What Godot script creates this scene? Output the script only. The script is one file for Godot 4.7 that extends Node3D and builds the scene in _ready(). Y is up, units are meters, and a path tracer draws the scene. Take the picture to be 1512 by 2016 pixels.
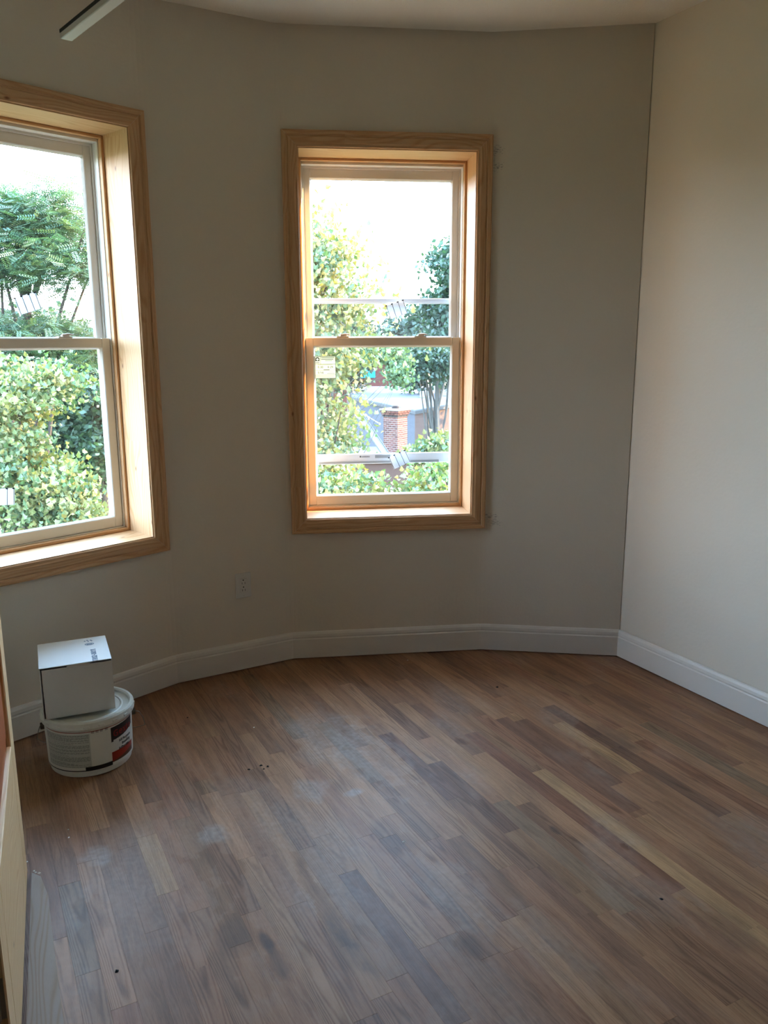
extends Node3D
# An empty, freshly renovated turret room: faceted bay wall with pine-cased windows, sanded oak floor,
# a bucket of adhesive with a carton on it, an open pine door at the left, trees and roofs outside.

const CEIL := 2.785
const WALL_T := 0.30
const OPEN_W := 0.775      # window opening
const OPEN_H := 1.615
const OPEN_Y := 0.69

var rng := RandomNumberGenerator.new()
var mats := {}

# ------------------------------------------------------------------ mesh builder
class MB:
	var v := PackedVector3Array()
	var n := PackedVector3Array()
	var t := PackedVector2Array()
	var t2 := PackedVector2Array()
	var c := PackedColorArray()
	var col := Color(1, 1, 1)
	var uvo := Vector2.ZERO
	func tri(p: Array, q: Array, u: Array) -> void:   # counter-clockwise seen from outside
		for i in [0, 2, 1]:
			v.append(p[i]); n.append(q[i]); t.append(u[i] + uvo); t2.append(Vector2(p[i].x, p[i].z)); c.append(col)
	func face(p: Array, out: Vector3, uv = null) -> void:
		var nn: Vector3 = (p[1] - p[0]).cross(p[2] - p[0])
		if nn.length() < 1e-12 and p.size() > 3:
			nn = (p[2] - p[0]).cross(p[3] - p[0])
		nn = nn.normalized()
		var pts := p.duplicate()
		var u: Array = []
		if uv == null:
			var ax: Vector3 = (pts[1] - pts[0])
			var longest := ax
			for i in pts.size():
				var e: Vector3 = pts[(i + 1) % pts.size()] - pts[i]
				if e.length() > longest.length() + 1e-5:
					longest = e
			ax = longest.normalized()
			var ay := nn.cross(ax)
			for q in pts:
				u.append(Vector2(q.dot(ax), q.dot(ay)))
		else:
			u = uv.duplicate()
		if nn.dot(out) < 0.0:
			pts.reverse(); u.reverse(); nn = -nn
		for i in range(1, pts.size() - 1):
			tri([pts[0], pts[i], pts[i + 1]], [nn, nn, nn], [u[0], u[i], u[i + 1]])
	func smooth(p: Array, q: Array, u: Array) -> void:  # quad with its own normals
		var nn: Vector3 = (p[1] - p[0]).cross(p[2] - p[0])
		if nn.length() < 1e-14:
			nn = (p[2] - p[0]).cross(p[3] - p[0])
		if nn.dot(q[0] + q[1] + q[2] + q[3]) < 0.0:
			p = [p[3], p[2], p[1], p[0]]; q = [q[3], q[2], q[1], q[0]]; u = [u[3], u[2], u[1], u[0]]
		tri([p[0], p[1], p[2]], [q[0], q[1], q[2]], [u[0], u[1], u[2]])
		tri([p[0], p[2], p[3]], [q[0], q[2], q[3]], [u[0], u[2], u[3]])
	func box(lo: Vector3, hi: Vector3, ch := 0.0, xf := Transform3D()) -> void:
		var m := (lo + hi) * 0.5
		var h := (hi - lo) * 0.5
		ch = minf(ch, minf(h.x, minf(h.y, h.z)) * 0.9)
		for ax in 3:
			var b := (ax + 1) % 3
			var d := (ax + 2) % 3
			for s in [-1.0, 1.0]:
				var pts := []
				for k in [[-1, -1], [1, -1], [1, 1], [-1, 1]]:
					var p := Vector3.ZERO
					p[ax] = s * h[ax]; p[b] = k[0] * (h[b] - ch); p[d] = k[1] * (h[d] - ch)
					pts.append(xf * (m + p))
				var o := Vector3.ZERO
				o[ax] = s
				face(pts, xf.basis * o)
			if ch > 0.0:
				for s1 in [-1.0, 1.0]:
					for s2 in [-1.0, 1.0]:
						var pts2 := []
						for e in [[-1.0, 0], [1.0, 0], [1.0, 1], [-1.0, 1]]:
							var p2 := Vector3.ZERO
							p2[ax] = e[0] * (h[ax] - ch)
							p2[b] = s1 * (h[b] - (ch if e[1] == 0 else 0.0))
							p2[d] = s2 * (h[d] - (0.0 if e[1] == 0 else ch))
							pts2.append(xf * (m + p2))
						var o2 := Vector3.ZERO
						o2[b] = s1; o2[d] = s2
						face(pts2, xf.basis * o2)
		if ch > 0.0:
			for sx in [-1.0, 1.0]:
				for sy in [-1.0, 1.0]:
					for sz in [-1.0, 1.0]:
						var g := Vector3(sx, sy, sz)
						var q1 := m + g * (h - Vector3(0, ch, ch))
						var q2 := m + g * (h - Vector3(ch, 0, ch))
						var q3 := m + g * (h - Vector3(ch, ch, 0))
						face([xf * q1, xf * q2, xf * q3], xf.basis * g)
	func tube(pts: Array, rad: Array, sides := 8, caps := true) -> void:
		var rings := []
		var nor := []
		var up := Vector3(0.13, 0.97, 0.21)
		for i in pts.size():
			var a: Vector3 = pts[maxi(i - 1, 0)]
			var b: Vector3 = pts[mini(i + 1, pts.size() - 1)]
			var dir := (b - a).normalized()
			if absf(dir.dot(up)) > 0.97:
				up = Vector3(0.9, 0.1, 0.3)
			var x := dir.cross(up).normalized()
			var y := dir.cross(x).normalized()
			var r := []
			var rn := []
			for k in sides:
				var w := TAU * k / sides
				var o := x * cos(w) + y * sin(w)
				r.append(pts[i] + o * rad[i]); rn.append(o)
			rings.append(r); nor.append(rn)
		var len := 0.0
		for i in pts.size() - 1:
			var l2: float = len + (pts[i + 1] - pts[i]).length()
			for k in sides:
				var j := (k + 1) % sides
				var ua: float = float(k) / sides * TAU * rad[i]
				var ub: float = float(k + 1) / sides * TAU * rad[i]
				smooth([rings[i][k], rings[i][j], rings[i + 1][j], rings[i + 1][k]], [nor[i][k], nor[i][j], nor[i + 1][j], nor[i + 1][k]], [Vector2(len, ua), Vector2(len, ub), Vector2(l2, ub), Vector2(l2, ua)])
			len = l2
		if caps:
			face(rings[0], pts[0] - pts[1])
			face(rings[-1], pts[-1] - pts[-2])
	func lathe(prof: Array, segs := 40, at := Vector3.ZERO) -> void:   # prof: Vector2(radius, height)
		for i in prof.size() - 1:
			var p: Vector2 = prof[i]
			var q: Vector2 = prof[i + 1]
			var e := q - p
			var nn := Vector2(e.y, -e.x).normalized()
			for k in segs:
				var a := TAU * k / segs
				var b := TAU * (k + 1) / segs
				var ca := Vector3(cos(a), 0, sin(a))
				var cb := Vector3(cos(b), 0, sin(b))
				var pts := [at + ca * p.x + Vector3(0, p.y, 0), at + cb * p.x + Vector3(0, p.y, 0), at + cb * q.x + Vector3(0, q.y, 0), at + ca * q.x + Vector3(0, q.y, 0)]
				var na := ca * nn.x + Vector3(0, nn.y, 0)
				var nb := cb * nn.x + Vector3(0, nn.y, 0)
				var uvs := [Vector2(a / TAU, 1.0 - p.y), Vector2(b / TAU, 1.0 - p.y), Vector2(b / TAU, 1.0 - q.y), Vector2(a / TAU, 1.0 - q.y)]
				if p.x < 1e-5:
					var t3 := [pts[0], pts[2], pts[3]]
					face(t3, na, [uvs[0], uvs[2], uvs[3]])
				elif q.x < 1e-5:
					face([pts[0], pts[1], pts[2]], na, [uvs[0], uvs[1], uvs[2]])
				else:
					smooth(pts, [na, nb, nb, na], uvs)
	func prism(poly: Array, y0: float, y1: float) -> void:   # poly: Vector2(x, z), any order
		var ctr := Vector2.ZERO
		for p in poly:
			ctr += p
		ctr /= poly.size()
		var top := []
		var bot := []
		for p in poly:
			top.append(Vector3(p.x, y1, p.y)); bot.append(Vector3(p.x, y0, p.y))
		face(top, Vector3.UP); face(bot, Vector3.DOWN)
		for i in poly.size():
			var j := (i + 1) % poly.size()
			var mid: Vector2 = (poly[i] + poly[j]) * 0.5 - ctr
			face([bot[i], bot[j], top[j], top[i]], Vector3(mid.x, 0, mid.y))
	func mesh() -> ArrayMesh:
		var a := []
		a.resize(Mesh.ARRAY_MAX)
		a[Mesh.ARRAY_VERTEX] = v; a[Mesh.ARRAY_NORMAL] = n; a[Mesh.ARRAY_TEX_UV] = t; a[Mesh.ARRAY_TEX_UV2] = t2; a[Mesh.ARRAY_COLOR] = c
		var m := ArrayMesh.new()
		m.add_surface_from_arrays(Mesh.PRIMITIVE_TRIANGLES, a)
		return m

# ------------------------------------------------------------------ node helpers
func put(called: String, m: Mesh, mat: Material, parent: Node = self) -> MeshInstance3D:
	var o := MeshInstance3D.new()
	o.name = called
	o.mesh = m
	o.material_override = mat
	parent.add_child(o, true)
	return o

func root(called: String, at: Vector3, label := "", category := "", group := "", kind := "") -> Node3D:
	var o := Node3D.new()
	o.name = numbered(called)
	o.position = at
	add_child(o)
	tag(o, label, category, group, kind)
	return o

func tag(o: Node, label := "", category := "", group := "", kind := "") -> void:
	if label: o.set_meta("label", label)
	if category: o.set_meta("category", category)
	if group: o.set_meta("group", group)
	if kind: o.set_meta("kind", kind)

func numbered(called: String) -> String:
	if not has_node(NodePath(called)):
		return called
	var k := 1
	while has_node(NodePath("%s_%03d" % [called, k])):
		k += 1
	return "%s_%03d" % [called, k]

func mat(key: String, col: Color, rough := 0.6, metal := 0.0) -> StandardMaterial3D:
	if mats.has(key):
		return mats[key]
	var m := StandardMaterial3D.new()
	m.resource_name = key
	m.albedo_color = col
	m.roughness = rough
	m.metallic = metal
	mats[key] = m
	return m

func noise(freq: float, seed_: int, oct := 3) -> FastNoiseLite:
	var f := FastNoiseLite.new()
	f.noise_type = FastNoiseLite.TYPE_SIMPLEX_SMOOTH
	f.frequency = freq
	f.seed = seed_
	f.fractal_octaves = oct
	return f

func tex(im: Image) -> ImageTexture:
	return ImageTexture.create_from_image(im)

func noise_tex(freq: float, seed_: int, size := 256, oct := 3) -> ImageTexture:
	return tex(noise(freq, seed_, oct).get_seamless_image(size, size))

# ------------------------------------------------------------------ textures
func oak_texture() -> ImageTexture:   # eight boards, one above the other: 1.8 m long, 6 cm wide each
	var W := 1024
	var Hh := 768
	var im := Image.create(W, Hh, false, Image.FORMAT_RGB8)
	var f1 := noise(1.0, 11, 3)
	var f2 := noise(1.0, 12, 2)
	var f3 := noise(1.0, 13, 2)
	var bh := Hh / 8
	for y in Hh:
		var b := y / bh
		var ly := (float(y % bh) / bh - 0.5) * 0.06
		var flat := b in [1, 4, 6]
		for x in W:
			var lx := float(x) / W * 1.8
			var warp := f1.get_noise_2d(lx * 2.2 + b * 17.0, ly * 18.0)
			var ring: float
			if flat:
				var yc := 0.012 * sin(b * 2.1) + 0.008 * sin(lx * 3.4 + b)
				var ph := pow((ly - yc) / 0.017, 2.0) * 0.9 + lx * 3.2 + warp * 0.9
				ring = pow(0.5 + 0.5 * sin(ph * TAU), 2.0)
			else:
				var st := f1.get_noise_2d(lx * 1.4 + b * 9.0, ly * 210.0 + warp * 3.0 + b * 40.0)
				ring = clampf(0.35 + 0.9 * st, 0.0, 1.0) * 0.8
			var pore := f2.get_noise_2d(lx * 26.0, ly * 2600.0 + b * 50.0)
			var blotch := f3.get_noise_2d(lx * 4.0 + b * 31.0, ly * 34.0)
			var k := 1.0 - 0.17 * ring - 0.20 * maxf(0.0, pore - 0.08) + 0.10 * blotch
			im.set_pixel(x, y, Color(clampf(k, 0, 1), clampf(k * (1.0 - 0.03 * ring), 0, 1), clampf(k * (1.0 - 0.06 * ring), 0, 1)))
	return tex(im)

func pine_texture(seed_: int) -> ImageTexture:   # 1.2 m along u, 0.3 m across v
	var im := Image.create(512, 256, false, Image.FORMAT_RGB8)
	var f1 := noise(1.0, seed_, 2)
	var f2 := noise(1.0, seed_ + 5, 2)
	var knots := [Vector2(0.31, 0.06), Vector2(0.86, 0.21), Vector2(1.08, 0.11)]
	for y in 256:
		var ly := float(y) / 256 * 0.3
		for x in 512:
			var lx := float(x) / 512 * 1.2
			var warp := f1.get_noise_2d(lx * 1.6, ly * 9.0)
			var yy := ly
			var dark := 0.0
			for kn in knots:
				var d := Vector2((lx - kn.x) * 0.45, ly - kn.y)
				var r := d.length()
				yy += 0.010 * signf(d.y) * exp(-r * r / 0.0006)
				dark = maxf(dark, clampf(1.0 - r / 0.006, 0, 1))
			var ring := pow(0.5 + 0.5 * sin((yy * 62.0 + warp * 2.2) * TAU), 3.0)
			var fine := f2.get_noise_2d(lx * 30.0, ly * 900.0)
			var k := 1.0 - 0.06 * ring - 0.04 * maxf(0.0, fine)
			var c := Color(k, k * (1.0 - 0.05 * ring), k * (1.0 - 0.12 * ring))
			im.set_pixel(x, y, c.lerp(Color(0.45, 0.26, 0.13), dark * 0.8))
	return tex(im)

func floor_marks() -> ImageTexture:   # plaster dust, damp stains and smears lying on the floor; 5 m square, x -2.5..2.5, z -4.6..0.4
	var S := 900
	var im := Image.create(S, S, false, Image.FORMAT_RGBA8)
	var f1 := noise(1.0, 41, 4)
	var f2 := noise(1.0, 42, 3)
	var f3 := noise(1.0, 43, 3)
	var al := deg_to_rad(152.8)
	var ax := Vector2(sin(al), -cos(al))
	var ay := Vector2(ax.y, -ax.x)
	# x, z, half length along the boards, half width, kind (0 dust, 1 dark stain), strength
	var spots := [
		[-0.252, -2.521, 0.07, 0.06, 0, 0.34], [-0.113, -2.504, 0.02, 0.035, 0, 0.45], [-0.537, -2.274, 0.05, 0.05, 0, 0.34], [-0.862, -2.162, 0.05, 0.05, 0, 0.34],
		[0.199, -1.995, 0.16, 0.08, 0, 0.2], [0.07, -1.9, 0.3, 0.16, 0, 0.1], [-0.234, -2.924, 0.25, 0.16, 0, 0.22], [-0.05, -2.75, 0.3, 0.14, 0, 0.2], [-0.45, -2.1, 0.5, 0.3, 0, 0.13],
		[0.868, -2.893, 0.16, 0.07, 1, 0.38], [0.80, -2.70, 0.12, 0.05, 1, 0.3], [-0.312, -1.811, 0.045, 0.017, 1, 0.7], [-0.27, -1.74, 0.07, 0.02, 1, 0.45],
		[-0.17, -1.95, 0.30, 0.026, 1, 0.38], [-0.12, -1.80, 0.10, 0.03, 1, 0.35], [0.02, -2.245, 0.10, 0.055, 1, 0.34], [-0.61, -1.87, 0.06, 0.05, 1, 0.12], [-0.40, -1.83, 0.07, 0.05, 1, 0.34],
		[0.21, -1.79, 0.05, 0.03, 1, 0.42], [-0.79, -1.90, 0.11, 0.04, 1, 0.34], [0.53, -2.28, 0.025, 0.01, 1, 0.55], [0.72, -2.20, 0.02, 0.01, 1, 0.45], [0.29, -2.86, 0.03, 0.02, 1, 0.4],
		[-0.36, -2.87, 0.12, 0.045, 1, 0.26], [-0.62, -2.50, 0.14, 0.014, 1, 0.42], [0.88, -1.85, 0.12, 0.06, 1, 0.28]]
	for y in S:
		for x in S:
			var p := Vector2(float(x) / S * 5.0 - 2.5, float(y) / S * 5.0 - 4.6)
			var la := p.dot(ax)
			var lc := p.dot(ay)
			var n1 := f1.get_noise_2d(la * 1.3, lc * 2.2)
			var n2 := f2.get_noise_2d(la * 9.0, lc * 16.0)
			var dust := clampf((n1 - 0.05) * 0.55, 0, 0.2) * (0.75 + 0.6 * n2)
			var dark := clampf((-n1 - 0.16) * 0.7, 0, 0.2) * (0.8 + 0.5 * n2)
			for s in spots:
				var dx: float = p.x - s[0]
				var dz: float = p.y - s[1]
				if absf(dx) > 0.8 or absf(dz) > 0.8:
					continue
				var e := Vector2((dx * ax.x + dz * ax.y) / s[2], (dx * ay.x + dz * ay.y) / s[3]).length() + 0.5 * n2
				if e < 1.25:
					var k: float = s[5] * clampf((1.25 - e) / 0.7, 0, 1)
					if s[4] == 0: dust += k
					else: dark += k
			var g := 0.9 + 0.2 * f3.get_noise_2d(p.x * 40.0, p.y * 40.0)
			if dust >= dark:
				im.set_pixel(x, y, Color(0.70 * g, 0.655 * g, 0.615 * g, clampf(dust - dark * 0.5, 0, 0.6)))
			else:
				im.set_pixel(x, y, Color(0.25 * g, 0.215 * g, 0.205 * g, clampf(dark - dust * 0.5, 0, 0.75)))
	return tex(im)

func bucket_label() -> ImageTexture:   # wraps the bucket; u round it, v down it
	var im := Image.create(1024, 256, false, Image.FORMAT_RGB8)
	im.fill(Color(0.86, 0.86, 0.82))
	im.fill_rect(Rect2i(0, 0, 1024, 4), Color(0.6, 0.22, 0.16))
	var r := RandomNumberGenerator.new()
	r.seed = 5
	# block of small print
	im.fill_rect(Rect2i(388, 14, 196, 214), Color(0.74, 0.75, 0.71))
	var y := 20
	while y < 222:
		var w := 188 if r.randf() < 0.75 else r.randi_range(60, 150)
		var x := 392
		while x < 392 + w:
			var l := r.randi_range(5, 17)
			im.fill_rect(Rect2i(x, y, mini(l, 392 + w - x), 2), Color(0.40, 0.41, 0.39))
			x += l + 3
		y += 5 if r.randf() < 0.8 else 10
	# rating line at the top
	for x2 in [590, 606, 622, 641]:
		im.fill_rect(Rect2i(x2, 3, 12, 4), Color(0.3, 0.3, 0.28)); im.fill_rect(Rect2i(x2, 11, 11, 3), Color(0.4, 0.4, 0.38))
	# dark logo block with a curved lower edge, a red-orange block below and the black foot stripe
	for x3 in range(664, 790):
		var e := float(x3 - 664) / 126.0
		im.fill_rect(Rect2i(x3, int(14.0 - 6.0 * e), 1, int(84.0 - 26.0 * e * e - (0.0 if x3 > 672 else -10.0))), Color(0.07, 0.03, 0.03))
		im.fill_rect(Rect2i(x3, 172, 1, 62), Color(0.62, 0.16, 0.07))
		im.fill_rect(Rect2i(x3, int(232.0 - 30.0 * e), 1, int(6 + 30.0 * e)), Color(0.35, 0.20, 0.12))
	im.fill_rect(Rect2i(560, 226, 104, 26), Color(0.02, 0.02, 0.02))
	im.fill_rect(Rect2i(340, 246, 220, 6), Color(0.04, 0.04, 0.04))
	return tex(im)

func rating_label() -> ImageTexture:   # the window's rating sticker: frame, arch emblem and rules; figures are added as lettering
	var im := Image.create(256, 256, false, Image.FORMAT_RGB8)
	var ink := Color(0.16, 0.17, 0.12)
	im.fill(Color(0.94, 0.94, 0.87))
	for k in 5:
		im.fill_rect(Rect2i(0, k, 256, 1), ink); im.fill_rect(Rect2i(0, 251 + k, 256, 1), ink)
		im.fill_rect(Rect2i(k, 0, 1, 256), ink); im.fill_rect(Rect2i(251 + k, 0, 1, 256), ink)
	for y in 46:
		for x in 46:
			var d := Vector2(x - 23, minf(y - 23, 0)).length()
			if d < 23 and (Vector2(x - 23, y - 26).length() > 14):
				im.set_pixel(14 + x, 12 + y, ink)
	im.fill_rect(Rect2i(14, 74, 46, 7), Color(0.4, 0.4, 0.34))
	im.fill_rect(Rect2i(72, 5, 3, 86), ink)
	im.fill_rect(Rect2i(5, 90, 246, 4), ink)
	im.fill_rect(Rect2i(5, 160, 246, 3), Color(0.35, 0.36, 0.3))
	im.fill_rect(Rect2i(5, 212, 246, 3), ink)
	for l in [[84, 12, 150, 9], [84, 32, 140, 9], [130, 50, 80, 6], [40, 97, 180, 4], [110, 152, 70, 7], [150, 196, 90, 6], [170, 182, 50, 4], [14, 222, 226, 3], [14, 230, 210, 3], [14, 238, 222, 3]]:
		var x := int(l[0])
		while x < l[0] + l[2]:
			im.fill_rect(Rect2i(x, l[1], 9, l[3]), Color(0.34, 0.35, 0.28))
			x += 12
	return tex(im)

func scuff_texture(seed_: int) -> ImageTexture:
	var im := Image.create(96, 96, false, Image.FORMAT_RGBA8)
	var f := noise(1.0, seed_, 3)
	for y in 96:
		for x in 96:
			var p := Vector2(x - 48, y - 48) / 48.0
			var k := f.get_noise_2d(p.x * 1.6, p.y * 5.5) * 1.6 + 0.25 - p.length() * 0.9
			im.set_pixel(x, y, Color(0.22, 0.21, 0.18, clampf(k, 0, 0.55)))
	return tex(im)

# ------------------------------------------------------------------ materials
func make_materials() -> void:
	var wall := mat("wall_paint", Color(0.865, 0.825, 0.755), 0.75)
	wall.heightmap_enabled = true
	wall.heightmap_texture = noise_tex(0.06, 3, 256, 3)
	wall.heightmap_scale = 0.05
	wall.uv1_triplanar = true
	wall.uv1_world_triplanar = true
	wall.uv1_scale = Vector3(3, 3, 3)
	var plaster := mat("bounce_absorbing_brown", Color(0.42, 0.33, 0.26), 0.9)  # brown invented for the unseen walls, so they absorb bounce light
	plaster.albedo_texture = noise_tex(0.03, 17, 256, 4)
	plaster.uv1_triplanar = true
	plaster.uv1_world_triplanar = true
	var ceil := mat("ceiling_paint", Color(0.955, 0.93, 0.88), 0.85)
	ceil.heightmap_enabled = true
	ceil.heightmap_texture = noise_tex(0.12, 8, 256, 3)
	ceil.heightmap_scale = 0.12
	ceil.uv1_triplanar = true
	ceil.uv1_world_triplanar = true
	ceil.uv1_scale = Vector3(3, 3, 3)
	mat("trim_paint", Color(0.88, 0.855, 0.81), 0.45)
	var oak := mat("sanded_oak", Color(1, 1, 1), 0.48)
	oak.vertex_color_use_as_albedo = true
	oak.metallic_specular = 0.33
	oak.albedo_texture = oak_texture()
	oak.detail_enabled = true
	oak.detail_albedo = floor_marks()
	oak.detail_blend_mode = BaseMaterial3D.BLEND_MODE_MIX
	oak.detail_uv_layer = BaseMaterial3D.DETAIL_UV_2
	oak.uv2_scale = Vector3(0.2, 0.2, 1)
	oak.uv2_offset = Vector3(0.5, 0.92, 0)
	var pine_im := pine_texture(21)
	var pine := mat("raw_pine", Color(0.825, 0.66, 0.485), 0.55)
	pine.albedo_texture = pine_im
	pine.uv1_scale = Vector3(1.0 / 1.2, 1.0 / 0.3, 1)
	var pine2 := mat("shaded_warm_pine", Color(0.68, 0.36, 0.13), 0.5)  # recess shade and warm bounce light put into the door panel colour
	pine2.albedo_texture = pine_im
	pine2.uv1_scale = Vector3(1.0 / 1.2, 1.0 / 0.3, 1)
	var pine3 := mat("door_pine", Color(0.94, 0.80, 0.60), 0.5)
	pine3.albedo_texture = pine_im
	pine3.uv1_scale = Vector3(1.0 / 1.2, 1.0 / 0.3, 1)
	mat("vinyl", Color(0.88, 0.865, 0.835), 0.4)
	var g := mat("window_glass", Color(0.93, 0.95, 0.95, 0.02), 0.04)
	g.transparency = BaseMaterial3D.TRANSPARENCY_ALPHA
	var s := mat("screen_mesh", Color(0.42, 0.43, 0.43, 0.22), 0.9)
	s.transparency = BaseMaterial3D.TRANSPARENCY_ALPHA
	mat("screen_frame", Color(0.82, 0.84, 0.86), 0.4)
	mat("grey_plastic", Color(0.55, 0.57, 0.58), 0.5)
	mat("outlet_white", Color(0.84, 0.83, 0.80), 0.35)
	mat("black", Color(0.03, 0.03, 0.03), 0.6)
	mat("paper", Color(0.90, 0.91, 0.92), 0.8)
	mats.paper.backlight_enabled = true
	mats.paper.backlight = Color(0.85, 0.86, 0.88)
	mat("tape_ink", Color(0.16, 0.17, 0.17), 0.7)
	mat("carton", Color(0.83, 0.82, 0.80), 0.8)
	mat("carton_print", Color(0.42, 0.47, 0.53), 0.8)
	mat("bucket_plastic", Color(0.84, 0.84, 0.80), 0.35)
	var lb := mat("bucket_label", Color(1, 1, 1), 0.4)
	lb.albedo_texture = bucket_label()
	mat("label_red", Color(0.50, 0.07, 0.05), 0.4)
	mat("label_ink", Color(0.10, 0.11, 0.10), 0.4)
	mat("wire", Color(0.62, 0.60, 0.55), 0.35, 0.8)
	mat("rust_metal", Color(0.38, 0.34, 0.28), 0.6, 0.4)
	var rl := mat("rating_sticker", Color(1, 1, 1), 0.6)
	rl.albedo_texture = rating_label()
	rl.backlight_enabled = true
	rl.backlight = Color(1, 1, 0.97)
	for k in 2:
		var sc := mat("scuff_%d" % k, Color(1, 1, 1), 0.8)
		sc.albedo_texture = scuff_texture(60 + k)
		sc.transparency = BaseMaterial3D.TRANSPARENCY_ALPHA
	mat("crumb_dark", Color(0.06, 0.05, 0.05), 0.9)
	mat("crumb_white", Color(0.92, 0.91, 0.88), 0.9)
	mat("light_metal", Color(0.80, 0.79, 0.76), 0.45)
	# outdoors
	mat("bark", Color(0.20, 0.17, 0.145), 0.9)
	mat("grey_bark", Color(0.27, 0.26, 0.24), 0.9)
	var lf := mat("leaf", Color(1, 1, 1), 0.55)
	lf.vertex_color_use_as_albedo = true
	lf.backlight_enabled = true
	lf.backlight = Color(0.75, 0.8, 0.5)
	lf.cull_mode = BaseMaterial3D.CULL_DISABLED
	mat("roof_grey", Color(0.27, 0.29, 0.315), 0.8)
	mat("fascia_dark", Color(0.15, 0.16, 0.175), 0.7)
	mat("brick_wall_brown", Color(0.27, 0.19, 0.16), 0.9)
	mat("grey_wall", Color(0.21, 0.22, 0.25), 0.9)
	mat("red_wall", Color(0.32, 0.15, 0.12), 0.9)
	mat("teal_panel", Color(0.05, 0.46, 0.48), 0.5)
	mat("white_metal", Color(0.45, 0.455, 0.46), 0.5)
	mat("mortar", Color(0.52, 0.49, 0.46), 0.95)
	mat("brick_a", Color(0.36, 0.20, 0.165), 0.9)
	mat("brick_b", Color(0.29, 0.15, 0.12), 0.9)
	mat("brick_c", Color(0.37, 0.23, 0.18), 0.9)
	mat("soot_brick", Color(0.16, 0.13, 0.12), 0.9)
	mat("lawn", Color(0.25, 0.30, 0.16), 0.95)

# ------------------------------------------------------------------ plan of the room
var AL := deg_to_rad(152.8)
var D_AL := Vector2(sin(AL), -cos(AL))            # along the boards and the right wall
var D_AC := Vector2(D_AL.y, -D_AL.x)              # across them, to the right
var K := Vector2(1.133, -3.716)
var AB := Vector2(0.474, -3.809)
var BC := Vector2(-0.443, -3.698)
var CD := Vector2(-0.934, -3.415)
var DE := Vector2(-1.565, -2.731)
var EF := Vector2(-1.761, -2.143)
var FE := Vector2(-1.809, -1.224)
var WL := plan(-0.14, -1.70)
var LB := plan(-0.14, 6.0)  # unseen room depth is made up, lengthened to weaken bounce light
var RB := plan(2.71, 6.0)

func plan(across: float, along: float) -> Vector2:
	return D_AC * across + D_AL * along

func v3(p: Vector2, y := 0.0) -> Vector3:
	return Vector3(p.x, y, p.y)

func facet_frame(a: Vector2, b: Vector2) -> Transform3D:
	var d := (b - a).normalized()
	return Transform3D(Basis(Vector3(d.x, 0, d.y), Vector3.UP, Vector3(-d.y, 0, d.x)), v3(a))

func _ready() -> void:
	rng.seed = 7
	# ---- camera
	var cam := Camera3D.new()
	cam.name = "camera"
	cam.fov = rad_to_deg(2.0 * atan(1008.0 / 1600.0))
	cam.position = Vector3(0, 1.5, 0)
	cam.rotation_degrees = Vector3(-11.9, 0, -0.25)
	cam.near = 0.02
	cam.far = 400.0
	add_child(cam)
	cam.current = true
	# ---- sky, sun, exposure
	var env := Environment.new()
	var sky := Sky.new()
	var sm := ProceduralSkyMaterial.new()
	sm.sky_top_color = Color(0.67, 0.83, 1.0)
	sm.sky_horizon_color = Color(0.92, 0.97, 1.0)
	sm.ground_horizon_color = Color(0.55, 0.56, 0.53)
	sm.ground_bottom_color = Color(0.35, 0.36, 0.32)
	sky.sky_material = sm
	env.background_mode = Environment.BG_SKY
	env.sky = sky
	env.background_energy_multiplier = 14.0
	env.tonemap_mode = Environment.TONE_MAPPER_LINEAR
	env.tonemap_exposure = 2.05
	env.sdfgi_enabled = true
	env.ssao_enabled = true
	env.ssil_enabled = true
	var we := WorldEnvironment.new()
	we.name = "environment"
	we.environment = env
	add_child(we)
	var sun := DirectionalLight3D.new()
	sun.name = "sun"
	var to_sun := Vector3(0.888, 0.309, -0.339).normalized()
	sun.look_at_from_position(Vector3.ZERO, -to_sun, Vector3.UP)
	sun.light_color = Color(1.0, 0.80, 0.52)
	sun.light_energy = 6.0
	sun.light_angular_distance = 0.6
	sun.shadow_enabled = true
	sun.sky_mode = DirectionalLight3D.SKY_MODE_LIGHT_ONLY
	add_child(sun)

	make_materials()
	build_shell()
	build_floor()
	build_baseboards()
	build_window(1, BC, AB, 0.085, true)
	build_window(2, DE, CD, 0.082, false)
	build_door()
	build_outlet()
	build_bucket()
	build_carton()
	build_rail()
	build_stickers()
	build_crumbs()
	build_outdoors()

# ------------------------------------------------------------------ shell
func filleted(pts: Array, r: float) -> Array:
	var out := [pts[0]]
	for i in range(1, pts.size() - 1):
		var p: Vector2 = pts[i]
		var a: Vector2 = p + (pts[i - 1] - p).normalized() * r
		var b: Vector2 = p + (pts[i + 1] - p).normalized() * r
		for k in 4:
			var t := k / 3.0
			out.append(a.lerp(p, t).lerp(p.lerp(b, t), t))
	out.append(pts[-1])
	return out

func mitres(pts: Array) -> Array:   # inward mitre vectors; inside lies to the left of travel seen from above (towards -d.y, d.x)
	var nn := []
	for i in pts.size() - 1:
		var d: Vector2 = (pts[i + 1] - pts[i]).normalized()
		nn.append(Vector2(-d.y, d.x))
	var m := [nn[0]]
	for i in range(1, nn.size()):
		m.append((nn[i - 1] + nn[i]) / (1.0 + nn[i - 1].dot(nn[i])))
	m.append(nn[-1])
	return m

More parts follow.
